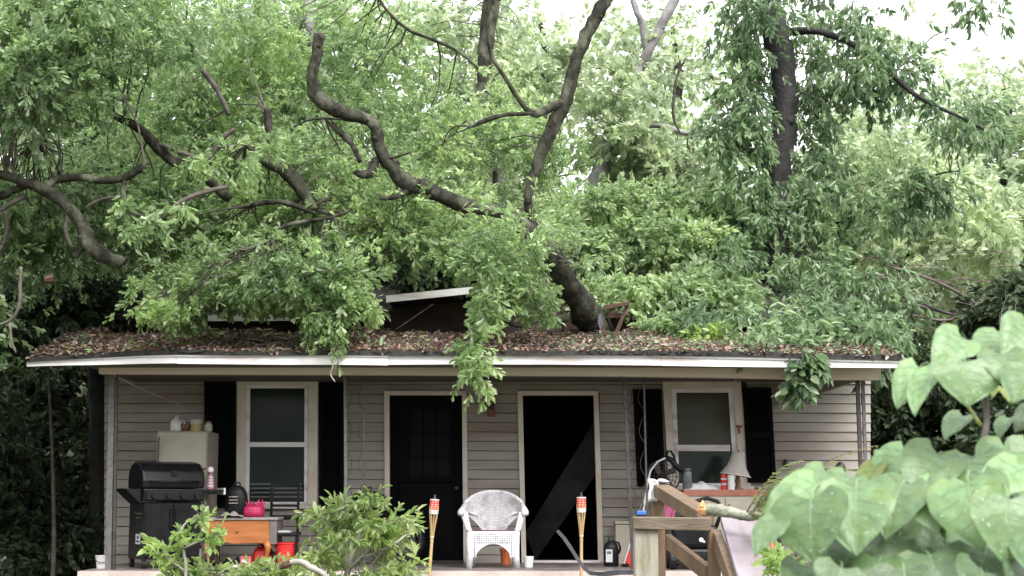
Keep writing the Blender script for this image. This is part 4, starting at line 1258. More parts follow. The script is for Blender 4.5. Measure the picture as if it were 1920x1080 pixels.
def leaf_mesh(name, B, D, N, S, tmpl, m, parent=None, kind=None, off=None):
    """one mesh of many leaves: base points, directions, normals, lengths"""
    n = len(B)
    X_ = norm(np.cross(D, N)); N2 = np.cross(X_, D)
    wv = 1 + .25 * rng.standard_normal(n)[:, None, None] * 0 
    V = (B[:, None, :] + S[:, None, None] * (tmpl[None, :, 0:1] * X_[:, None, :] * wv + tmpl[None, :, 1:2] * D[:, None, :] + tmpl[None, :, 2:3] * N2[:, None, :]))
    if off is not None:
        V = V - np.array(off)
    V = V.reshape(-1, 3).astype(np.float32)
    Fc = (OAK_F[None] + 6 * np.arange(n)[:, None, None]).reshape(-1).astype(np.int32)
    me = bpy.data.meshes.new(name)
    me.vertices.add(len(V)); me.vertices.foreach_set('co', V.ravel())
    me.loops.add(len(Fc)); me.loops.foreach_set('vertex_index', Fc)
    me.polygons.add(2 * n)
    me.polygons.foreach_set('loop_start', np.arange(0, 8 * n, 4, dtype=np.int32))
    me.polygons.foreach_set('loop_total', np.full(2 * n, 4, dtype=np.int32))
    me.materials.append(m)
    me.update(calc_edges=True)
    o = bpy.data.objects.new(name, me)
    COL.objects.link(o)
    if parent is not None: o.parent = parent
    if kind: o['kind'] = kind
    return o

def unit(n):
    return norm(rng.standard_normal((n, 3)))

def tube_mesh(b, P, Q, r):
    """many straight three sided twigs at once"""
    for p, q in zip(P, Q):
        b.tube([p, q], [r, r * .5], 3, caps=False)

DENS = .95
# clear air in the crown: over the torn panel, over the litter, beside the hanging sprays (x, z ranges at the depth of the eave)
CLEAR = []
for (x0, y0, x1, y1, Y0_, Y1_) in [(712, 522, 886, 660, 14.5, 17.6), (395, 584, 572, 660, 14.5, 17.7), (660, 606, 850, 700, 14.5, 17.4), (945, 612, 1075, 760, 14.5, 17.4), (185, 510, 262, 690, 14.5, 16.8), (262, 625, 590, 700, 14.5, 16.6), (1018, 458, 1090, 545, 14.5, 17.4), (1045, 530, 1130, 640, 14.5, 17.7), (1120, 566, 1205, 632, 14.5, 18.2)]:
    q0, q1 = at(x0, y0, 16.2), at(x1, y1, 16.2)
    CLEAR.append((q0.x, q1.x, q1.z, q0.z, Y0_, Y1_))
def clumps_of(masses):
    """(x px, y px, depth, half width px, half height px, half depth m, count) -> clump centres"""
    C = []
    for (x, y, Y, rx, ry, rY, n) in masses:
        c = np.array(at(x, y, Y)); s = mpp(Y)
        d = unit(n) * (rng.random(n)[:, None] ** .42)
        C.append(c + d * np.array([rx * s, rY, ry * s]))
    return np.concatenate(C)

def crown(parent, masses, m, tmpl, leaf, clump_r, sprays, leaves, droop=.25, splay=.9, name='crown', origins=None, twig_m=None, twig_share=.5, flat=.75, kind=None):
    C = clumps_of(masses)
    nc = len(C)
    rad = clump_r * (.55 + .8 * rng.random(nc))
    # clumps grow more or fewer sprays
    ns = np.maximum(3, (sprays * DENS * (.5 + rng.random(nc)))).astype(int)
    idx = np.repeat(np.arange(nc), ns)
    n = len(idx)
    d = unit(n)
    rr = rng.random(n) ** .5
    P = C[idx] + d * (rad[idx] * rr)[:, None] * np.array([1, 1, flat])
    keep = np.ones(n, bool)
    for (xa, xb, za, zb, ya, yb_) in CLEAR:
        keep &= ~((P[:, 0] > xa) & (P[:, 0] < xb) & (P[:, 2] > za) & (P[:, 2] < zb) & (P[:, 1] > ya) & (P[:, 1] < yb_))
    P, idx, d = P[keep], idx[keep], d[keep]
    n = len(idx)
    lean = unit(nc)[idx] * .5
    Dv = norm(d * .8 + lean + unit(n) * .45 + np.array([0, 0, -droop]))
    # leaves of each spray stand round its tip
    k = leaves
    sl = leaf * (.75 + .5 * rng.random(n))
    B = np.repeat(P, k, 0); DD = np.repeat(Dv, k, 0); SS = np.repeat(sl, k)
    tpos = rng.random(n * k)
    B = B + DD * (SS * 1.6 * (tpos - .5))[:, None]
    pr = unit(n * k)
    pr = norm(pr - DD * np.sum(pr * DD, 1, keepdims=True))
    spread = splay * (1.1 - .6 * tpos)
    LD = norm(DD + pr * spread[:, None] + np.array([0, 0, -.12]))
    up = np.array([0, -.12, .55]) + .8 * unit(n * k)
    o = leaf_mesh(name, B, LD, norm(up), SS * (.7 + .6 * rng.random(n * k)), tmpl, m, parent, kind, parent.location if parent else None)
    # twigs
    if twig_m is not None:
        b = MB()
        if origins:
            O = np.array([tuple(q) for q in origins])
            for i in range(nc):
                dist = np.linalg.norm(O - C[i], axis=1)
                j = int(dist.argmin())
                if dist[j] < 1.5:
                    a, c = Vector(O[j]), Vector(C[i])
                    mid = a.lerp(c, .5) + Vector((R.uniform(-.12, .12), R.uniform(-.12, .12), R.uniform(.0, .2))) * min(1, dist[j])
                    q1 = a.lerp(mid, .5) + Vector((R.uniform(-.06, .06), R.uniform(-.06, .06), R.uniform(-.05, .08)))
                    r0 = .005 + .006 * min(dist[j], 2)
                    b.tube([a, q1, mid, mid.lerp(c, .5) + Vector((R.uniform(-.05, .05), 0, R.uniform(-.05, .05))), c], [r0, r0 * .8, r0 * .6, r0 * .45, r0 * .3], 5, caps=False)
        sel = rng.random(n) < twig_share
        tube_mesh(b, C[idx][sel] * .6 + P[sel] * .4, P[sel] + Dv[sel] * sl[sel][:, None] * .5, .0045)
        b.build('branchwork', twig_m, parent, kind='stuff')
    return o, C

def trunk_base(x, Y):
    return Vector((at(x, 900, Y).x, Y, GZ - .05))
def tree(name, label, cat, x, Y, group=None):
    return thing(name, label, cat, trunk_base(x, Y), 0, group)
def down(x, Y, r):
    """control point on the ground below"""
    # pixel row of ground at this depth
    v = math.atan2(GZ - .05 - CZ, Y)
    y = 540 - F * math.tan(v - TH)
    return (x, y, Y, r)

# --- the oak that fell across the roof
ft = thing('fallen_oak', 'big oak fallen on the house, dark limbs leaning out of the broken roof', 'tree', at(1120, 640, 18.4))
o, w0 = limb([(1150, 690, 19.2, 30), (1120, 622, 17.9, 28), (1094, 578, 17.4, 26), (1064, 530, 17.0, 21), (1036, 478, 16.8, 18), (1000, 440, 16.7, 16), (950, 404, 16.6, 14)], 'trunk', M['bark'], ft, 14)
ORG = list(w0)
LIMBS = [
 # bent limb across the middle, sawn off stub at its top
 [(1010, 446, 16.7, 18), (950, 404, 16.5, 13), (900, 392, 16.4, 13.5), (840, 374, 16.3, 16), (800, 352, 16.2, 17), (768, 348, 16.1, 18), (735, 315, 16.0, 15), (712, 275, 16.0, 14), (702, 236, 15.9, 13), (688, 224, 15.9, 12), (650, 214, 15.8, 15), (618, 200, 15.7, 16), (592, 178, 15.7, 16), (586, 140, 15.6, 13), (593, 105, 15.6, 12), (600, 68, 15.6, 12)],
 [(704, 300, 16.0, 10), (696, 322, 15.9, 10), (680, 328, 15.8, 9), (665, 320, 15.8, 6)],
 [(676, 305, 15.9, 4), (662, 275, 15.9, 6), (640, 250, 15.9, 7), (620, 232, 15.9, 8)],
 [(770, 352, 16.1, 9), (745, 368, 16.0, 6), (712, 372, 15.9, 4)],
 [(705, 300, 16, 4), (740, 295, 15.9, 3), (770, 286, 15.8, 2)],
 # limb rising right
 [(1028, 470, 17.0, 15), (996, 400, 17.2, 10), (990, 370, 17.2, 9), (1000, 330, 17.3, 10), (1018, 280, 17.3, 14), (1040, 230, 17.3, 15), (1060, 188, 17.3, 15), (1078, 120, 17.3, 14), (1100, 65, 17.3, 14), (1122, 25, 17.3, 15), (1150, -30, 17.3, 13)],
 [(1058, 192, 17.3, 11), (1030, 202, 17.2, 9), (1002, 213, 17.1, 8), (975, 190, 17.1, 4.5), (950, 150, 17.1, 4.5), (925, 110, 17.1, 4.5), (915, 60, 17.1, 4), (918, 0, 17.1, 3.5), (925, -40, 17.1, 3)],
 [(1002, 213, 17.1, 5), (950, 215, 17.0, 4.5), (905, 228, 16.9, 5), (880, 240, 16.9, 2)],
 [(895, 128, 17, 3), (865, 100, 17, 3.5), (820, 78, 17, 3.5), (770, 58, 17, 3.5), (735, 30, 17, 3), (712, 0, 17, 3), (700, -30, 17, 3)],
 # lower left limb pieces
 [(590, 395, 16.2, 9), (575, 372, 16.2, 12), (556, 342, 16.2, 16), (530, 318, 16.2, 14), (502, 300, 16.2, 13), (508, 270, 16.2, 10), (503, 235, 16.2, 9), (502, 205, 16.2, 9)],
 [(500, 304, 16.2, 9), (480, 288, 16.2, 7), (462, 272, 16.2, 5)],
 [(655, 395, 15.8, 3), (620, 408, 15.7, 4), (570, 416, 15.7, 5), (530, 426, 15.6, 4), (505, 452, 15.6, 2.5)],
 [(470, 385, 16, 5), (520, 378, 16, 6), (560, 388, 16, 5), (590, 400, 16, 4)],
 [(550, 238, 16.2, 2), (580, 225, 16.2, 2.5), (610, 222, 16.2, 2.5), (640, 224, 16.1, 2)],
 [(1060, 596, 16.9, 10), (1035, 602, 16.8, 6), (1010, 600, 16.7, 5), (975, 612, 16.6, 4), (940, 600, 16.4, 4), (925, 615, 16.3, 2)],
 [(1275, 250, 18, 2), (1262, 215, 18, 3), (1268, 150, 18, 3), (1285, 110, 18, 2)],
 # roof twigs
 [(742, 618, 16.6, 1.2), (775, 596, 16.7, 1.5), (812, 570, 16.8, 1.2)],
 [(424, 640, 16.2, 2.2), (440, 622, 16.3, 2.4), (455, 612, 16.4, 2)],
 [(625, 640, 15.6, 1.4), (621, 664, 15.55, 1.7), (624, 686, 15.5, 1.6), (620, 702, 15.5, 1.5), (628, 716, 15.5, 1.2)],
]
for L_ in LIMBS:
    L_ = [(x, y, Y, r * .9) for x, y, Y, r in L_]
    o, w_ = limb(L_, 'limb', M['paletwig'] if L_[0][:2] == (625, 640) else M['bark'], ft, 10 if L_[0][3] > 6 else 6)
    if not (L_[0][0] == 742 or L_[0][0] == 424): ORG += w_[::2]
b = MB()
p = at(600, 67, 15.6); b.tube([p, p + Vector((.002, -.01, .012))], [.068, .05], 12); b.build('sawn_end', M['cut'], ft)
crown(ft, [(430, 440, 17.2, 220, 90, .6, 58), (500, 530, 15.9, 200, 36, .6, 34), (310, 575, 15.6, 45, 28, .4, 9), (1000, 470, 16.2, 40, 40, .4, 8), (615, 585, 15.9, 50, 16, .3, 8),
           (930, 480, 15.9, 40, 24, .3, 7),
           (730, 420, 16.8, 150, 55, .7, 28), (330, 260, 17.8, 250, 140, 1.0, 52), (650, 120, 18.2, 190, 120, 1.2, 30), (820, 230, 18.4, 140, 110, 1, 20),
           (1010, 300, 18.6, 90, 110, 1, 11), (440, 70, 17.6, 190, 80, 1.2, 34), (960, 460, 17.6, 80, 40, .5, 9), (640, 330, 17, 90, 90, .6, 12), (860, 440, 17.2, 70, 40, .5, 8)],
      M['oak'], OAK_V, .088, .66, 27, 11, origins=ORG, twig_m=M['twig'], twig_share=.4)

crown(ft, [(935, 515, 15.7, 40, 24, .25, 6), (905, 575, 15.5, 26, 28, .15, 6), (985, 545, 15.8, 34, 34, .25, 6), (480, 290, 15.6, 70, 60, .3, 4), (270, 400, 14.2, 160, 50, .3, 5), (350, 300, 15.2, 110, 40, .2, 5), (890, 635, 15.35, 20, 38, .08, 8), (900, 700, 15.25, 9, 40, .05, 6), (625, 640, 15.6, 20, 14, .1, 4), (600, 600, 15.7, 60, 20, .2, 10), (330, 610, 15.7, 50, 16, .2, 9), (690, 570, 15.8, 40, 30, .2, 9), (1010, 590, 16.0, 30, 16, .1, 4), (460, 575, 15.7, 60, 10, .2, 7)],
      M['oak'], OAK_V, .092, .21, 9, 9, droop=.6, origins=None, twig_m=M['twig'], twig_share=.6, name='hanging_spray')

# --- oak standing left, limbs reaching in
lt = tree('oak_tree', 'oak at the far left with thick grey limbs curving down over the porch roof', 'tree', -330, 15.0)
o, w_ = limb([down(-330, 15.0, 60), (-340, 700, 15, 50), (-320, 400, 15, 42), (-300, 150, 15, 34), (-260, -150, 15, 28)], 'trunk', M['bark'], lt, 14)
ORL = []
for L_ in [
 [(-320, 420, 15, 26), (-200, 360, 14.8, 17), (-90, 335, 14.7, 14), (0, 328, 14.6, 11), (40, 340, 14.6, 12), (90, 360, 14.6, 14), (130, 392, 14.6, 15), (155, 425, 14.6, 16), (170, 460, 14.6, 18), (195, 480, 14.6, 17), (230, 494, 14.6, 14)],
 [(-60, 372, 14.7, 9), (0, 368, 14.8, 10), (30, 355, 14.7, 9), (60, 345, 14.7, 8)],
 [(85, 350, 14.7, 9), (110, 337, 14.8, 9), (150, 333, 14.8, 9), (190, 338, 14.8, 9), (232, 335, 14.8, 9), (255, 320, 14.8, 10), (272, 308, 14.8, 8)],
 [(234, 338, 14.8, 7), (230, 362, 14.8, 6), (240, 388, 14.8, 5), (262, 404, 14.8, 4), (290, 405, 14.8, 3.5)],
 [(285, 415, 14.9, 4), (312, 400, 14.9, 6), (345, 375, 14.9, 6.5), (385, 360, 14.9, 6), (428, 350, 14.9, 5)],
 [(0, 395, 14.7, 5), (20, 382, 14.7, 7), (50, 366, 14.7, 7)],
 [(10, 395, 14.7, 6), (12, 430, 14.8, 5), (5, 460, 14.8, 4)],
 [(230, 370, 14.9, 4), (205, 370, 14.9, 4), (180, 378, 14.9, 4), (160, 390, 14.9, 3)],
 [(215, 218, 15.6, 9), (260, 240, 15.6, 11), (290, 270, 15.6, 13), (320, 298, 15.6, 14), (360, 318, 15.6, 15), (400, 345, 15.6, 14), (430, 372, 15.6, 11)],
 [(290, 268, 15.6, 5), (320, 278, 15.5, 6), (350, 290, 15.5, 6), (385, 300, 15.5, 6), (400, 285, 15.5, 6), (418, 258, 15.5, 7), (440, 242, 15.5, 5)],
 [(300, 60, 16.2, 4), (330, 55, 16.2, 5), (350, 80, 16.2, 6), (380, 130, 16.2, 7), (405, 165, 16.2, 7), (430, 215, 16.2, 6)],
 [(165, 460, 14.7, 8), (150, 470, 14.7, 8), (140, 482, 14.7, 6)],
 [(130, 395, 14.9, 5), (122, 430, 14.9, 5), (135, 465, 14.9, 5)],
 [(75, 190, 15.5, 4), (105, 206, 15.5, 4.5), (90, 235, 15.5, 4), (65, 270, 15.5, 3)],
 [(40, 500, 13.9, 4), (38, 530, 13.9, 4.5), (36, 570, 13.9, 4.5), (20, 600, 13.9, 4), (-30, 618, 13.9, 4)],
 [(18, 606, 13.9, 4), (22, 640, 13.9, 3.5), (30, 662, 13.9, 3)],
]:
    L_ = [(x, y, Y, r * .78) for x, y, Y, r in L_]
    o, w_ = limb(L_, 'limb', M['bark'] if L_[0][3] > 5 else M['twig'], lt, 10 if L_[0][3] > 6 else 6)
    ORL += w_[::2]
crown(lt, [(40, 120, 14.6, 170, 120, 1.0, 54), (200, 40, 15, 200, 80, 1.2, 44), (40, 430, 16.3, 130, 90, .5, 24), (200, 390, 17.0, 150, 110, .6, 26), (-200, 250, 15, 200, 330, 2, 80),
           (-170, 560, 15, 120, 120, 1.5, 30)],
      M['oakd'], OAK_V, .092, .66, 27, 11, origins=ORL, twig_m=M['twig'], twig_share=.3)
# broken orange end of a limb, up in the dark leaves
b = MB(); p = at(93, 523, 14.6); b.tube([p + Vector((-.05, 0, -.01)), p + Vector((.03, .02, .01))], [.035, .05], 8); b.build('broken_end', M['splinter'], lt)

# --- dark trunk right behind the left porch post
t = tree('vine_covered_tree', 'dark vine covered trunk standing right behind the left porch post', 'tree', 182, 18.6)
limb([down(180, 18.6, 18), (184, 900, 18.6, 17), (184, 740, 18.6, 18), (176, 640, 18.6, 16), (165, 480, 18.8, 13), (150, 300, 19, 10)], 'trunk', M['barkdark'], t, 12)
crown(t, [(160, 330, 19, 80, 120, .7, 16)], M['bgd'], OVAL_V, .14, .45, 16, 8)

# --- ivy tree on the right
it = tree('ivy_tree', 'tall dark trunk wrapped in ivy right of the fallen oak', 'tree', 1450, 20.0)
o, w_ = limb([down(1446, 20, 30), (1450, 760, 20, 26), (1452, 560, 20, 25), (1456, 420, 20, 24), (1462, 300, 20, 24), (1470, 200, 20, 23), (1466, 110, 20, 24), (1445, 30, 20, 24), (1430, -60, 20, 22)], 'trunk', M['barkdark'], it, 14)
ORI = list(w_)
for L_ in [[(1468, 60, 20, 9), (1540, 60, 19.6, 7), (1610, 90, 19.4, 6), (1660, 130, 19.2, 5), (1720, 180, 19, 4), (1790, 215, 18.8, 3), (1860, 250, 18.7, 2)],
           [(1460, 420, 20, 3), (1560, 420, 19.8, 2.4), (1660, 380, 19.8, 2), (1750, 330, 19.6, 1.8), (1800, 320, 19.4, 1.4)],
           [(1452, 600, 19.5, 4), (1540, 575, 19.3, 3), (1620, 548, 19.2, 3), (1700, 560, 19.1, 2.5), (1780, 590, 19, 2)]]:
    o, w_ = limb(L_, 'limb', M['barkdark'], it, 7); ORI += w_[::2]
crown(it, [(1400, 60, 20.0, 45, 110, .6, 18), (1530, 60, 20.4, 50, 120, .7, 15), (1385, 220, 20, 55, 100, .7, 18), (1540, 260, 20.4, 45, 130, .7, 16), (1390, 400, 20.0, 60, 100, .7, 20), (1525, 430, 20.0, 45, 110, .7, 14),
           (1380, 540, 19.4, 60, 70, .7, 22), (1530, 550, 19.4, 50, 70, .6, 18), (1400, 605, 18.4, 70, 28, .4, 14), (1560, 605, 18.4, 80, 28, .4, 16), (1650, 150, 19.3, 90, 60, .8, 12), (1790, 230, 19, 80, 45, .7, 10), (1600, 80, 19.6, 60, 60, .8, 8), (1700, 120, 19.6, 40, 50, .5, 4),
           (1620, 400, 19.6, 90, 60, .7, 9), (1760, 350, 19.3, 60, 40, .6, 6), (1590, 560, 19, 100, 60, .7, 20), (1840, 20, 19.3, 30, 20, .3, 2),
           (1435, 30, 19.5, 20, 30, .1, 2), (1425, 260, 19.5, 12, 80, .1, 4), (1430, 430, 19.4, 20, 90, .1, 6), (1350, 625, 17.0, 80, 14, .4, 12), (1530, 628, 16.8, 80, 14, .4, 14), (1640, 640, 16.3, 40, 10, .3, 6), (1430, 640, 16.4, 90, 8, .3, 8), (1590, 628, 17.0, 100, 12, .4, 12)],
      M['ivy'], LOOSE_V, .105, .46, 17, 9, droop=1.0, origins=ORI, twig_m=M['twig'], twig_share=.25)
crown(it, [(1515, 650, 16.2, 50, 18, .3, 4), (1518, 690, 15.6, 20, 24, .1, 3), (1500, 728, 15.55, 12, 22, .08, 2)], M['ivy'], OVAL_V, .12, .16, 9, 8, droop=.9, name='trailing_spray', kind='stuff')

# --- slender pale trunk and leaning pale trunk behind
st_ = tree('pale_tree', 'straight slender pale trunk rising behind the fallen oak', 'tree', 922, 23.0)
o, w_ = limb([down(930, 23, 16), (935, 500, 23, 14), (940, 380, 23, 12), (922, 240, 23, 12), (908, 170, 23, 14), (912, 80, 23, 15), (922, 0, 23, 16), (930, -80, 23, 14)], 'trunk', M['bark'], st_, 10)
crown(st_, [(900, 150, 24, 120, 170, 1.5, 32), (800, 60, 24, 90, 80, 1.2, 14), (830, 330, 23.5, 140, 90, 1, 26)], M['bgl'], OVAL_V, .13, .6, 19, 9, origins=w_, twig_m=M['twig'], twig_share=.2)
lp = tree('leaning_tree', 'pale forked trunk leaning to the right behind the ivy', 'tree', 1110, 24.0)
o, w_ = limb([down(1100, 24, 22), (1108, 420, 24, 19), (1128, 320, 24, 15), (1152, 230, 24, 12), (1180, 165, 24, 10), (1208, 110, 24, 10), (1238, 50, 24, 10), (1270, -10, 24, 9), (1290, -60, 24, 8)], 'trunk', M['barkhaze'], lp, 10)
ORP = list(w_)
for L_ in [[(1215, 95, 24, 8), (1205, 50, 24, 7), (1190, 10, 24, 6), (1180, -40, 24, 5)], [(1170, 190, 24, 6), (1185, 250, 23.8, 5), (1190, 300, 23.7, 4)], [(1180, 250, 23.8, 4), (1230, 235, 23.6, 5), (1290, 250, 23.5, 5), (1330, 240, 23.4, 4)]]:
    o, w_ = limb(L_, 'limb', M['barkhaze'], lp, 7); ORP += w_[::2]
crown(lp, [(1110, 150, 24.6, 90, 120, 1, 16), (1170, 300, 24.4, 120, 70, 1, 22), (1290, 330, 24, 90, 90, 1, 18), (1230, 200, 25, 80, 80, 1, 9), (1165, 210, 23.4, 50, 80, .3, 9)], M['bgl'], OVAL_V, .13, .55, 18, 9, origins=ORP, twig_m=M['twig'], twig_share=.2)
gh = tree('pale_limb_tree', 'faint pale trunk at the top left behind the sawn off limb', 'tree', 585, 25.0)
o, w_ = limb([down(600, 25, 16), (620, 400, 25, 14), (612, 220, 25, 13), (595, 100, 25, 12), (580, 20, 25, 12), (570, -60, 25, 11)], 'trunk', M['barkhaze'], gh, 10)
crown(gh, [(540, 130, 26, 150, 170, 1.5, 38), (690, 260, 25.5, 110, 90, 1.2, 18)], M['bgm'], OVAL_V, .14, .6, 19, 9, origins=w_, twig_m=M['twig'], twig_share=.2)

# --- vine bank behind the roof
vb = thing('vine_thicket', 'light green vine thicket heaped behind the broken roof', 'shrub', Vector((at(1200, 600, 21).x, 20.5, GZ)))
o, w_ = limb([down(1190, 20.8, 6), (1195, 640, 20.8, 5), (1180, 520, 20.6, 4), (1150, 430, 20.4, 3)], 'stem', M['twig'], vb, 6)
crown(vb, [(1150, 400, 20.2, 110, 60, .8, 30), (1110, 480, 19.6, 70, 70, .6, 26), (1240, 470, 19.8, 120, 70, .8, 34), (1230, 565, 18.2, 150, 40, .5, 40), (1260, 615, 17.4, 60, 12, .3, 10), (1340, 560, 18.4, 80, 60, .5, 20), (1300, 420, 20.5, 90, 60, .7, 18)],
      M['wist'], OVAL_V, .085, .34, 26, 10, droop=.35, origins=w_, twig_m=M['twig'], twig_share=.15)
yb_t = thing('seedling_clump', 'yellow green seedlings growing in the leaf litter on the porch roof', 'plant', at(1315, 645, 16.6))
o, w_ = limb([(1315, 650, 16.6, 2), (1313, 635, 16.6, 1.6), (1318, 620, 16.6, 1.2)], 'stem', M['twig'], yb_t, 5)
crown(yb_t, [(1318, 628, 16.6, 34, 12, .2, 9)], M['sap'], OVAL_V, .07, .13, 12, 7, droop=0)

# --- woodland behind, each tree its own
for i, (x, Y, masses, m, lb_) in enumerate([
   (130, 25, [(150, 250, 25, 280, 260, 3, 110)], 'bgm', 'leafy green tree behind the left oak'),
   (520, 27, [(520, 280, 27, 260, 260, 3, 90)], 'bgm', 'leafy tree filling the gap behind the bent limb'),
   (800, 28, [(820, 360, 28, 200, 160, 3, 60)], 'bgl', 'bright tree low behind the raised roof panel'),
   (1340, 27, [(1330, 440, 26, 120, 160, 2.5, 34)], 'bgl', 'pale green tree just left of the ivy trunk'),
   (1700, 25, [(1740, 460, 25, 230, 130, 2.5, 90), (1620, 330, 25, 100, 120, 2, 26)], 'bgl', 'yellow green tree right of the ivy trunk'),
   (1880, 28, [(1890, 250, 28, 110, 130, 2.5, 36), (1950, 400, 28, 130, 150, 2, 40), (2060, 300, 28, 140, 200, 2, 30)], 'bgl', 'pale tree against the white sky at the far right'),
   (1010, 30, [(1010, 130, 30, 130, 150, 2.5, 26), (930, 330, 29, 120, 120, 2, 26)], 'bgl', 'thin pale crown seen between the two rising limbs'),
   (1260, 31, [(1250, 170, 31, 130, 170, 2.5, 24), (1290, 360, 30, 110, 90, 2, 22)], 'bgl', 'thin pale crown behind the leaning forked trunk'),
   (1650, 32, [(1640, 220, 32, 130, 140, 2.5, 26), (1800, 200, 32, 90, 70, 2, 10)], 'bgl', 'sparse pale crown far behind the drooping ivy branch'),
   (1560, 30, [(1570, 420, 30, 140, 160, 2.5, 40)], 'bgm', 'hazy tree seen through the gap right of the ivy trunk')]):
    t = tree('woodland_tree', lb_, 'tree', x, Y, 'trees of the wood behind the house')
    yy = masses[0][1]
    o, w_ = limb([down(x, Y, 16), (x + 10, 700, Y, 14), (x - 8, 480, Y, 11), (x + 12, yy, Y, 8), (x, yy - masses[0][4] * .7, Y, 4)], 'trunk', M['bark'], t, 8)
    crown(t, masses, M[m], OVAL_V, .125, .95, 26, 9, origins=w_, twig_m=M['twig'], twig_share=.12)

# --- undergrowth round the house, shade painted into its leaf colour
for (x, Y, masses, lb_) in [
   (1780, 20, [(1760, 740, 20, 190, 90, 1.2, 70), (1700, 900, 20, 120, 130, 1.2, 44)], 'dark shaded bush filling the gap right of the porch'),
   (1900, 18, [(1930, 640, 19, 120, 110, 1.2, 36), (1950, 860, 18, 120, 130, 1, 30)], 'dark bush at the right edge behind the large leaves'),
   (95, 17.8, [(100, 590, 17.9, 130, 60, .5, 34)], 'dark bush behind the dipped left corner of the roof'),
   (800, 19.5, [(790, 500, 19.6, 130, 36, .6, 40)], 'shade-coloured bush just behind the raised roof panel'),
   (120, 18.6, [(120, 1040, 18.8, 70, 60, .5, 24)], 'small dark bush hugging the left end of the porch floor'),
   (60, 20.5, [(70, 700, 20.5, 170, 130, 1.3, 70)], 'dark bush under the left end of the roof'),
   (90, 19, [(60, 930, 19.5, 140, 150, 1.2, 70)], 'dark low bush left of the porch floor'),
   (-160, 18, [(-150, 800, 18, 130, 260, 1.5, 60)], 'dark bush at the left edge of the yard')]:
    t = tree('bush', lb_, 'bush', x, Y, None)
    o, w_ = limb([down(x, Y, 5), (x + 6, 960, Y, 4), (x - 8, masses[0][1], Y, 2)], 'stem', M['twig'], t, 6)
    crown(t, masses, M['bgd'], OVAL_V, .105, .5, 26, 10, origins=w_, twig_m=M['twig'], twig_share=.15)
# the far wood as one mass
wood = MB()
mk = [(x, 560 + 30 * math.sin(x * .01), 42 + 4 * math.sin(x * .03), 150, 190, 4, 26) for x in range(-400, 2400, 190)] + [(x, 850, 40, 150, 90, 3, 16) for x in range(-500, 2500, 190)]
o, C_ = crown(None, mk, M['bgm'], OVAL_V, .42, 1.7, 22, 8, name='far_wood', kind='stuff')

bt = thing('fallen_limb', 'tangle of bare reddish twigs behind the right end of the roof', 'branch', Vector((at(1750, 560, 19.3).x, 19.3, GZ)))
M['redtwig'] = mat('reddish_twig', (.07,.05,.044), (.14,.11,.10), .75, 12)
for L_ in [[(1560, 520, 19.2, 4), (1640, 545, 19.3, 4), (1730, 575, 19.2, 3), (1830, 600, 19.2, 2)], [down(1880, 19.3, 5), (1890, 700, 19.3, 5), (1850, 590, 19.3, 4), (1760, 530, 19.2, 3), (1670, 500, 19.2, 2)], [(1600, 610, 19, 3), (1690, 590, 19, 3), (1780, 600, 19, 2), (1850, 560, 19, 1.5)]]:
    o, w_ = limb(L_, 'limb', M['redtwig'], bt, 7)
b = MB()
for k in range(60):
    a_ = at(R.uniform(1560, 1880), R.uniform(480, 620), R.uniform(18.9, 19.6)); g = R.gauss(.2, .5); l = R.uniform(.3, .9)
    d_ = Vector((math.cos(g), R.uniform(-.2, .2), -math.sin(g) * .6)) * l
    b.tube([a_, a_ + d_ * .4 + Vector((0, 0, R.uniform(-.03, .08))), a_ + d_], [.007, .006, .003], 4)
b.build('branchwork', M['redtwig'], bt, kind='stuff')

# the same wood goes on round the clearing, across the yard from the house
n = 230
C_ = np.stack([rng.uniform(-45, 45, n), rng.uniform(-22, -13, n), GZ + 10.5 * rng.random(n) ** .8], 1)
idx = np.repeat(np.arange(n), 120)
P_ = C_[idx] + unit(len(idx)) * (rng.random(len(idx))[:, None] ** .5) * 1.7
leaf_mesh('front_wood', P_, norm(unit(len(idx)) + np.array([0, 0, -.3])), norm(np.array([0, .3, .6]) + .8 * unit(len(idx))), .42 * (.7 + .6 * rng.random(len(idx))), OVAL_V, M['bgd'], None, 'stuff')

# --- leaf litter on the porch roof
def litter(n, x0, x1, t0, t1, m, L0, name):
    xs = x0 + rng.random(n) * (x1 - x0); ts = t0 + rng.random(n) ** .9 * (t1 - t0)
    B = np.array([tuple(roof_z(a, c)) for a, c in zip(xs, ts)])
    lump = .03 + .035 * (np.sin(xs * .021) + np.sin(xs * .057 + 1) + np.sin(ts * 9 + xs * .01))
    B[:, 2] += np.clip(lump, .005, .2) * rng.random(n) * np.clip((ts) * 4, .25, 1)
    D_ = norm(unit(n) * np.array([1, 1, .35])); N_ = norm(np.array([0, 0, 1]) + .7 * unit(n))
    return leaf_mesh(name, B, D_, N_, L0 * (.5 + rng.random(n)), OVAL_V, m, None, 'stuff')
litter(32000, 56, 1690, .0, 1.0, M['dead'], .055, 'leaf_litter')
litter(3600, 1040, 1690, .02, 1.0, M['ivy'], .06, 'green_leaf_litter')
litter(700, 90, 800, .02, 1.0, M['oak'], .09, 'green_leaf_litter')
b = MB()
for k in range(150):
    p = roof_z(R.uniform(100, 1680), R.uniform(.03, .8)) + Vector((0, 0, .05)); a = R.uniform(0, math.pi); l = R.uniform(.1, .5)
    d = Vector((math.cos(a), math.sin(a) * .7, R.uniform(-.05, .25))) * l
    b.tube([p, p + d * .5 + Vector((0, 0, R.uniform(-.02, .03))), p + d], [.006, .005, .003], 4)
b.build('twig_litter', M['twig'], None, kind='stuff')

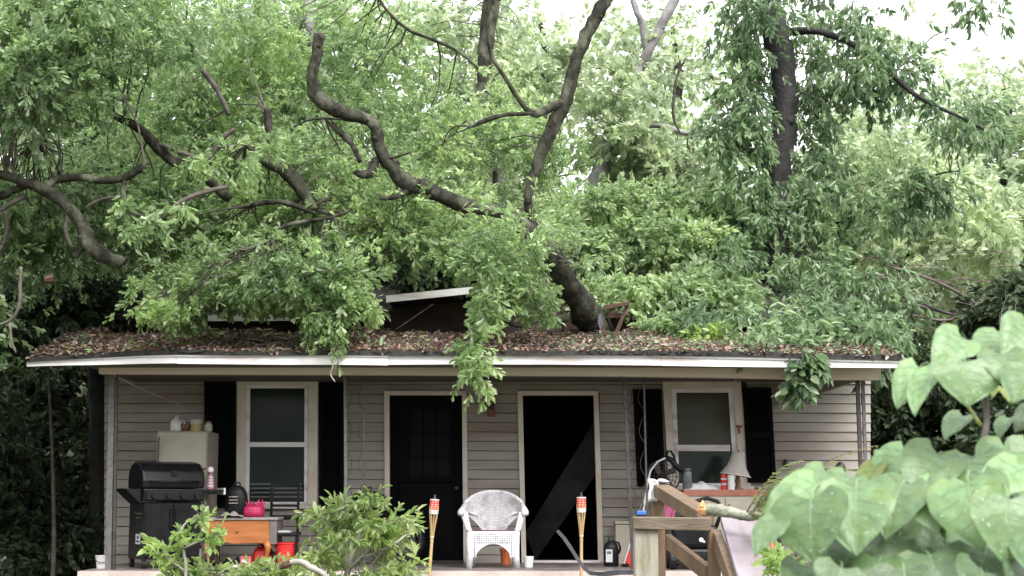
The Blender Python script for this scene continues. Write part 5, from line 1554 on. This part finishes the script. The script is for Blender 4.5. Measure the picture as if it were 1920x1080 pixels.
# --- shrubs in front of the porch
sh = thing('shrub', 'pale green shrub with whitish stems in front of the left door', 'shrub', Vector((at(640, 1080, 13.4).x, 13.4, GZ)))
ORS = []
for L_ in [[down(620, 13.4, 7), (650, 1080, 13.4, 6), (665, 1030, 13.4, 5), (680, 985, 13.4, 4), (690, 950, 13.4, 2.5)], [(650, 1070, 13.4, 4), (690, 1035, 13.3, 4), (712, 1010, 13.2, 3.5), (716, 985, 13.2, 2.5)],
           [(680, 1045, 13.3, 3), (710, 1035, 13.2, 3), (740, 1020, 13.1, 2.5), (765, 1000, 13.1, 2)], [down(590, 13.5, 5), (600, 1040, 13.5, 4), (612, 1000, 13.5, 3), (620, 965, 13.5, 2)], [(640, 1010, 13.4, 3), (615, 1000, 13.5, 2.5), (590, 1010, 13.5, 2)]]:
    o, w_ = limb(L_, 'stem', M['paletwig'], sh, 7); ORS += w_
crown(sh, [(665, 985, 13.4, 75, 42, .35, 20), (735, 995, 13.2, 38, 34, .25, 11), (748, 1062, 13.1, 30, 22, .25, 7), (610, 1035, 13.4, 42, 36, .3, 9), (595, 962, 13.6, 28, 14, .2, 3), (690, 942, 13.3, 20, 10, .12, 4), (640, 1090, 13.2, 110, 14, .3, 12), (715, 1030, 13.2, 30, 30, .2, 4)],
      M['shrub'], LANCE_V, .085, .13, 5, 9, droop=.35, origins=ORS, twig_m=M['twig'], twig_share=.15)
sh2 = thing('low_shrub', 'low dense green shrub below the orange wood table', 'shrub', Vector((at(490, 1080, 13.0).x, 13.0, GZ)))
o, w_ = limb([down(490, 13, 4), (492, 1120, 13, 3), (496, 1070, 13, 2)], 'stem', M['twig'], sh2, 6)
crown(sh2, [(505, 1084, 13, 70, 14, .3, 18), (380, 1085, 13, 70, 14, .25, 10)], M['shrub'], LANCE_V, .08, .14, 10, 9, droop=.1, origins=w_, twig_m=M['twig'])
sp = thing('sapling', 'yellow green sapling in front of the black grill', 'sapling', Vector((at(345, 1080, 12.8).x, 12.8, GZ)))
ORS = []
for L_ in [[down(345, 12.8, 5), (348, 1080, 12.8, 3.5), (345, 1040, 12.8, 3), (338, 1010, 12.8, 2.5), (345, 985, 12.8, 2), (372, 965, 12.8, 1.6)], [(346, 1070, 12.8, 2), (310, 1045, 12.8, 2), (285, 1030, 12.8, 1.5)],
           [(340, 1030, 12.8, 2), (385, 1010, 12.7, 2), (425, 995, 12.7, 1.4)]]:
    o, w_ = limb(L_, 'stem', M['paletwig'], sp, 6); ORS += w_
crown(sp, [(312, 1056, 12.8, 34, 26, .2, 8), (345, 1005, 12.8, 14, 18, .12, 4), (375, 972, 12.8, 16, 6, .1, 3), (408, 1004, 12.7, 30, 9, .12, 5), (325, 1092, 12.7, 46, 12, .2, 6), (295, 1026, 12.8, 16, 6, .1, 2)],
      M['sap'], OVAL_V, .07, .09, 3, 7, droop=.1, origins=ORS, twig_m=M['twig'], twig_share=.15)
# fallen pale branch with a broken orange end
fb = thing('fallen_branch', 'pale lichen covered branch with a broken orange end among the shrubs', 'branch', at(560, 1070, 12.9))
limb([(542, 1056, 12.9, 5), (560, 1053, 12.9, 6), (580, 1062, 12.9, 6), (605, 1076, 12.9, 5), (640, 1110, 13, 4)], 'branch_wood', M['paletwig'], fb, 8)
b = MB(); b.tube([at(524, 1066, 12.9), at(534, 1060, 12.9), at(545, 1056, 12.9)], [.012, .034, .03], 7); b.build('broken_end', M['splinter'], fb)

# broken limb lying across the stair rail with yellowing sprays
M['lichen'] = mat('lichen_bark', (.15,.16,.11), (.30,.31,.24), .8, 14, .8, 30)
bb_ = thing('broken_branch', 'lichen green broken branch lying on the stair rail, orange at its end', 'branch', at(1365, 962, 8.95))
limb([(1320, 956, 9.0, 11), (1345, 957, 8.95, 11), (1375, 962, 8.9, 10), (1402, 968, 8.85, 8), (1450, 962, 8.8, 5), (1520, 940, 8.75, 3)], 'branch_wood', M['lichen'], bb_, 9)
b = MB(); b.tube([at(1308, 957, 9.0), at(1314, 956, 9.0), at(1322, 956, 9.0)], [.010, .034, .042], 8)
b.tube([at(1316, 950, 8.98), at(1318, 938, 8.98)], [.02, .004], 6); b.build('broken_end', mat('fresh_split_wood', (.50,.19,.06), (.62,.34,.16), .7, 30), bb_)
def fronds(parent, specs, n, L, m, Y):
    Bs, Ds, Ns, Ss = [], [], [], []
    tb = MB()
    for (x0, y0, x1, y1, arch) in specs:
        a, c = at(x0, y0, Y + R.uniform(-.15, .15)), at(x1, y1, Y + R.uniform(-.25, .25))
        pts = [a.lerp(c, k / n) + Vector((0, 0, arch * mpp(Y) * math.sin(math.pi * k / n * .8))) for k in range(n + 1)]
        tb.tube(pts, [.004 - .003 * k / n for k in range(n + 1)], 4)
        for k in range(2, n + 1):
            d = (pts[k] - pts[k - 1]).normalized()
            for s in (-1, 1):
                q = d.cross(Vector((0, 0, 1))).normalized() * s
                Bs.append(pts[k]); Ds.append((d * .8 + q * .9 + Vector((0, 0, -.35 + R.uniform(-.2, .2)))).normalized()); Ns.append(Vector((R.uniform(-.4, .4), -.5, 1)).normalized()); Ss.append(L * (1.1 - .6 * k / n) * R.uniform(.8, 1.2))
    leaf_mesh('frond', np.array(Bs), np.array(Ds), np.array(Ns), np.array(Ss), LANCE_V * np.array([.8, 1, 1]), m, parent, None, parent.location)
    tb.build('rachis', M['twig'], parent, kind='stuff')
fronds(bb_, [(1400, 960, 1500, 882, 30), (1405, 965, 1560, 890, 36), (1410, 968, 1470, 905, 22), (1420, 960, 1530, 900, 40), (1400, 968, 1480, 960, 24), (1425, 970, 1520, 930, 26), (1440, 940, 1640, 850, 24), (1400, 960, 1440, 990, 10), (1415, 955, 1600, 905, 40), (1440, 950, 1520, 1000, 20)], 24, .07, M['fern'], 8.6)

# --- large leaved plant in front, right: every leaf its own
M['bigleaf'] = mat('broad_leaf', (.19,.30,.135), (.235,.345,.165), .42, 5, .12, 40, spec=.5, c3=(.17,.29,.09), s3=3)
def bigleaf_material(nm, c, tcol, tr):
    m = mat(nm, tuple(q * .8 for q in c), tuple(q * 1.15 for q in c), .40, 5, .16, 16, c3=(c[0] * 1.08, c[1] * .93, c[2] * .65), s3=3.0)
    t = m.node_tree; L = t.links.new
    p = t.nodes['Principled BSDF']
    oi = t.nodes.new('ShaderNodeObjectInfo'); mr = t.nodes.new('ShaderNodeMapRange'); mr.inputs[3].default_value = .68; mr.inputs[4].default_value = 1.25
    hv = t.nodes.new('ShaderNodeHueSaturation'); src = p.inputs['Base Color'].links[0].from_socket
    L(oi.outputs['Random'], mr.inputs[0]); L(mr.outputs[0], hv.inputs['Value']); L(src, hv.inputs['Color']); L(hv.outputs[0], p.inputs['Base Color'])
    # paler veins from the leaf's own coordinates
    tr_ = t.nodes.new('ShaderNodeBsdfTranslucent'); tr_.inputs['Color'].default_value = (*tcol, 1)
    ms = t.nodes.new('ShaderNodeMixShader'); ms.inputs[0].default_value = tr
    L(p.outputs[0], ms.inputs[1]); L(tr_.outputs[0], ms.inputs[2]); L(ms.outputs[0], t.nodes['Material Output'].inputs['Surface'])
    return m
BL = [bigleaf_material('broad_leaf_a', (.145,.24,.11), (.16,.28,.04), .2), bigleaf_material('broad_leaf_shaded', (.06,.11,.042), (.12,.22,.02), .2), bigleaf_material('broad_leaf_yellow', (.19,.24,.045), (.3,.4,.04), .3)]  # second green is the first darkened, shade painted on the lower leaves
M['vein'] = mat('leaf_vein', (.155,.235,.11), (.17,.255,.13), .4, 10)
M['drop'] = mat('water_drop', (.5,.53,.5), (.8,.82,.8), .04, 10, spec=1.0)

def make_bigleaf(seed):
    r = random.Random(seed)
    b = MB()
    nu, nv = 12, 12
    ph = r.uniform(0, 6)
    def outline(v):             # half width along the blade: heart shaped with a drawn out tip
        if v < .28: return .50 * math.sin(min(1, v / .28 + .32) * math.pi / 2) ** .8
        return .50 * (max(0, 1 - ((v - .28) / .72) ** 1.55)) ** .85
    def surf(s, v):
        w = outline(v)
        lobe = -.16 * (abs(s) ** 1.2) * max(0, 1 - v / .3)    # lobes reach back past the stalk
        x = s * w
        y = v + lobe
        z = .34 * abs(x) ** 1.1 * (1 - .4 * v) - .30 * v * v - .28 * x * x + .018 * math.sin(6 * y + 9 * abs(s) + ph) * abs(s) + .012 * math.sin(11 * (y - abs(x) * .9)) * abs(s) ** .5
        return Vector((x, y, z))
    b.grid(lambda u, v: surf(u * 2 - 1, v), nu, nv)
    b.mi = 1
    b.tube([surf(0, v / 8) + Vector((0, 0, .003)) for v in range(9)], [.009 * (1 - v / 9) + .002 for v in range(9)], 4, caps=False)
    for k in range(4):
        v0 = .02 + k * .19
        for s in (-1, 1):
            b.tube([surf(s * t_ * .95, min(.97, v0 + t_ * .24)) + Vector((0, 0, .002)) for t_ in (0, .25, .5, .75, .95)], [.0055, .005, .004, .003, .0015], 3, caps=False)
    # stalk
    b.tube([Vector((0, .01, 0)), Vector((0, -.15, -.03)), Vector((0, -.32, -.14)), Vector((.02, -.45, -.30))], [.010, .011, .011, .012], 5)
    b.mi = 2
    for k in range(26):
        s, v = r.uniform(-.85, .85), r.uniform(.06, .9)
        c = surf(s, v); q = r.choice((.005, .007, .010))
        n0 = len(b.v)
        b.v += [c + Vector((q, 0, 0)), c + Vector((0, q, 0)), c + Vector((-q, 0, 0)), c + Vector((0, -q, 0)), c + Vector((0, 0, q * .75))]
        for i in range(4):
            b.f.append((n0 + i, n0 + (i + 1) % 4, n0 + 4)); b.m.append(2)
    me = bpy.data.meshes.new('leaf')
    me.from_pydata([tuple(v) for v in b.v], [], b.f)
    for q in (BL[0], M['vein'], M['drop']): me.materials.append(q)
    me.polygons.foreach_set('material_index', b.m)
    me.polygons.foreach_set('use_smooth', [True] * len(me.polygons))
    return me
TM = [make_bigleaf(k) for k in range(5)]
TM2 = [[None] * 5 for _ in range(3)]
for j in range(3):
    for k in range(5):
        q = TM[k] if j == 0 else TM[k].copy()
        q.materials[0] = BL[j]
        TM2[j][k] = q
bl = thing('broad_leaved_plant', 'tall plant with big wet heart shaped leaves close up at the right', 'plant', Vector((at(1760, 1080, 3.4).x, 3.4, GZ)))
LEAVES = [  # stalk end x, y, tip x, y, width px, depth, material
 (1742, 664, 1676, 750, 84, 3.3, 0), (1762, 676, 1702, 757, 76, 3.25, 0), (1805, 648, 1822, 752, 165, 3.2, 0), (1868, 642, 1908, 716, 120, 3.25, 0), (1822, 622, 1760, 664, 100, 3.4, 0),
 (1900, 618, 1840, 650, 110, 3.5, 0), (1945, 605, 1892, 650, 120, 3.4, 0), (1950, 680, 1898, 738, 120, 3.15, 0), (1850, 700, 1868, 738, 38, 3.6, 2), (1878, 722, 1894, 744, 30, 3.6, 2),
 (1822, 772, 1770, 802, 62, 3.7, 0), (1902, 776, 1868, 804, 50, 3.7, 1), (1950, 762, 1908, 796, 60, 3.6, 1), (1930, 730, 1960, 780, 80, 3.5, 0),
 (1522, 915, 1512, 1032, 170, 3.0, 0), (1606, 896, 1600, 1004, 160, 3.05, 0), (1545, 900, 1456, 945, 95, 3.2, 0), (1466, 972, 1416, 1016, 70, 3.0, 0), (1696, 896, 1660, 975, 130, 3.1, 0), (1722, 902, 1745, 968, 100, 3.1, 0),
 (1812, 886, 1826, 1003, 165, 3.0, 0), (1890, 915, 1898, 1038, 160, 2.9, 0), (1925, 876, 1850, 908, 95, 3.1, 0), (1712, 838, 1636, 888, 92, 3.4, 0), (1768, 842, 1716, 900, 120, 3.3, 0), (1830, 846, 1796, 906, 130, 3.3, 0),
 (1900, 836, 1862, 892, 120, 3.3, 0), (1945, 830, 1916, 890, 110, 3.3, 0), (1648, 868, 1612, 908, 52, 3.4, 2), (1742, 944, 1716, 1046, 124, 3.2, 1), (1612, 1000, 1580, 1064, 110, 3.1, 1), (1690, 996, 1652, 1066, 110, 3.1, 1),
 (1738, 1030, 1762, 1092, 140, 3.0, 1), (1858, 1016, 1828, 1080, 120, 3.0, 1), (1806, 976, 1812, 1036, 95, 3.2, 1), (1905, 1036, 1890, 1096, 100, 3.0, 1), (1542, 1008, 1562, 1064, 95, 3.1, 1), (1652, 1040, 1640, 1096, 100, 3.0, 1),
 (1694, 1056, 1700, 1130, 140, 2.9, 1), (1580, 1054, 1568, 1116, 110, 2.95, 1), (1570, 935, 1640, 985, 90, 3.2, 0), (1640, 905, 1700, 950, 90, 3.2, 0), (1760, 895, 1790, 960, 100, 3.2, 0), (1855, 930, 1800, 990, 100, 3.15, 0),
 (1668, 948, 1630, 1010, 100, 3.2, 1), (1780, 1010, 1800, 1075, 110, 3.1, 1), (1880, 870, 1930, 930, 110, 3.15, 0), (1950, 950, 1920, 1040, 120, 2.9, 0), (1790, 860, 1840, 905, 90, 3.35, 0), (1600, 885, 1560, 930, 90, 3.25, 0),
 (1840, 1060, 1850, 1130, 130, 2.9, 1), (1940, 1060, 1930, 1130, 130, 2.9, 1), (1510, 1050, 1500, 1110, 90, 3.05, 1), (1630, 930, 1600, 1000, 90, 3.25, 1), (1720, 975, 1760, 1020, 90, 3.25, 1), (1560, 960, 1530, 1010, 80, 3.2, 0),
 (1655, 850, 1690, 890, 70, 3.45, 0), (1560, 880, 1500, 920, 80, 3.35, 0), (1500, 925, 1450, 985, 90, 3.15, 0), (1870, 985, 1850, 1040, 110, 3.1, 1)]
for i, (x0, y0, x1, y1, wpx, Y, mi) in enumerate(LEAVES):
    rr = random.Random(100 + i)
    p0 = at(x0, y0, Y); p1 = at(x1, y1, Y - rr.uniform(.05, .12))
    p0 = p0.lerp(p1, .30 if i < 14 else .18); vd = p1 - p0; L_ = vd.length * (.98 if i < 14 else 1.10); vd.normalize()
    want = Vector((rr.uniform(-.7, .7), -.7 + rr.uniform(-.4, .4), .85))
    sx = vd.cross(want).normalized(); nn = sx.cross(vd).normalized()
    w_ = wpx * mpp(Y) * (.84 if i < 14 else .92)
    lf = bpy.data.objects.new('leaf', TM2[mi][i % 5])
    COL.objects.link(lf); lf.parent = bl
    mtx = Matrix(((sx.x * w_, vd.x * L_, nn.x * L_, p0.x - bl.location.x), (sx.y * w_, vd.y * L_, nn.y * L_, p0.y - bl.location.y), (sx.z * w_, vd.z * L_, nn.z * L_, p0.z - bl.location.z), (0, 0, 0, 1)))
    lf.matrix_local = mtx
    if mi == 2: lf['label'] = 'small yellow green young leaf'
M['greenstem'] = mat('green_stem', (.20,.24,.07), (.28,.30,.11), .5, 10)
for L_ in [[(1760, 1500, 3.5, 14), (1750, 1250, 3.5, 13), (1745, 1080, 3.45, 12), (1738, 960, 3.4, 9), (1720, 880, 3.4, 7), (1690, 845, 3.4, 5)], [(1745, 1080, 3.45, 10), (1790, 960, 3.5, 8), (1830, 870, 3.5, 7), (1850, 790, 3.6, 6), (1840, 700, 3.6, 6), (1850, 640, 3.5, 5)],
           [(1745, 1100, 3.45, 9), (1640, 1010, 3.4, 7), (1560, 940, 3.3, 6), (1520, 910, 3.2, 5)], [(1750, 1150, 3.4, 9), (1850, 1040, 3.3, 8), (1910, 900, 3.3, 7), (1960, 780, 3.4, 6), (1960, 640, 3.5, 6)],
           [(1700, 1150, 3.3, 8), (1560, 1100, 3.2, 7), (1490, 1060, 3.2, 5), (1530, 1030, 3.15, 4)], [(1840, 800, 3.6, 4), (1800, 740, 3.6, 3), (1760, 690, 3.5, 3)]]:
    limb(L_, 'stem', M['greenstem'] if L_[0][3] < 9 else M['twig'], bl, 7)
# small yellow green weed beside the rail
wd = thing('weed', 'small yellow green weed between the handrail board and the big leaves', 'plant', Vector((at(1455, 1080, 7.6).x, 7.6, GZ)))
o, w_ = limb([down(1455, 7.6, 4), (1458, 1090, 7.6, 3), (1456, 1040, 7.6, 2)], 'stem', M['greenstem'], wd, 5)
crown(wd, [(1456, 1050, 7.6, 16, 16, .1, 5), (1490, 1078, 7.6, 30, 8, .1, 5)], M['sap'], OVAL_V, .045, .06, 7, 6, droop=0)
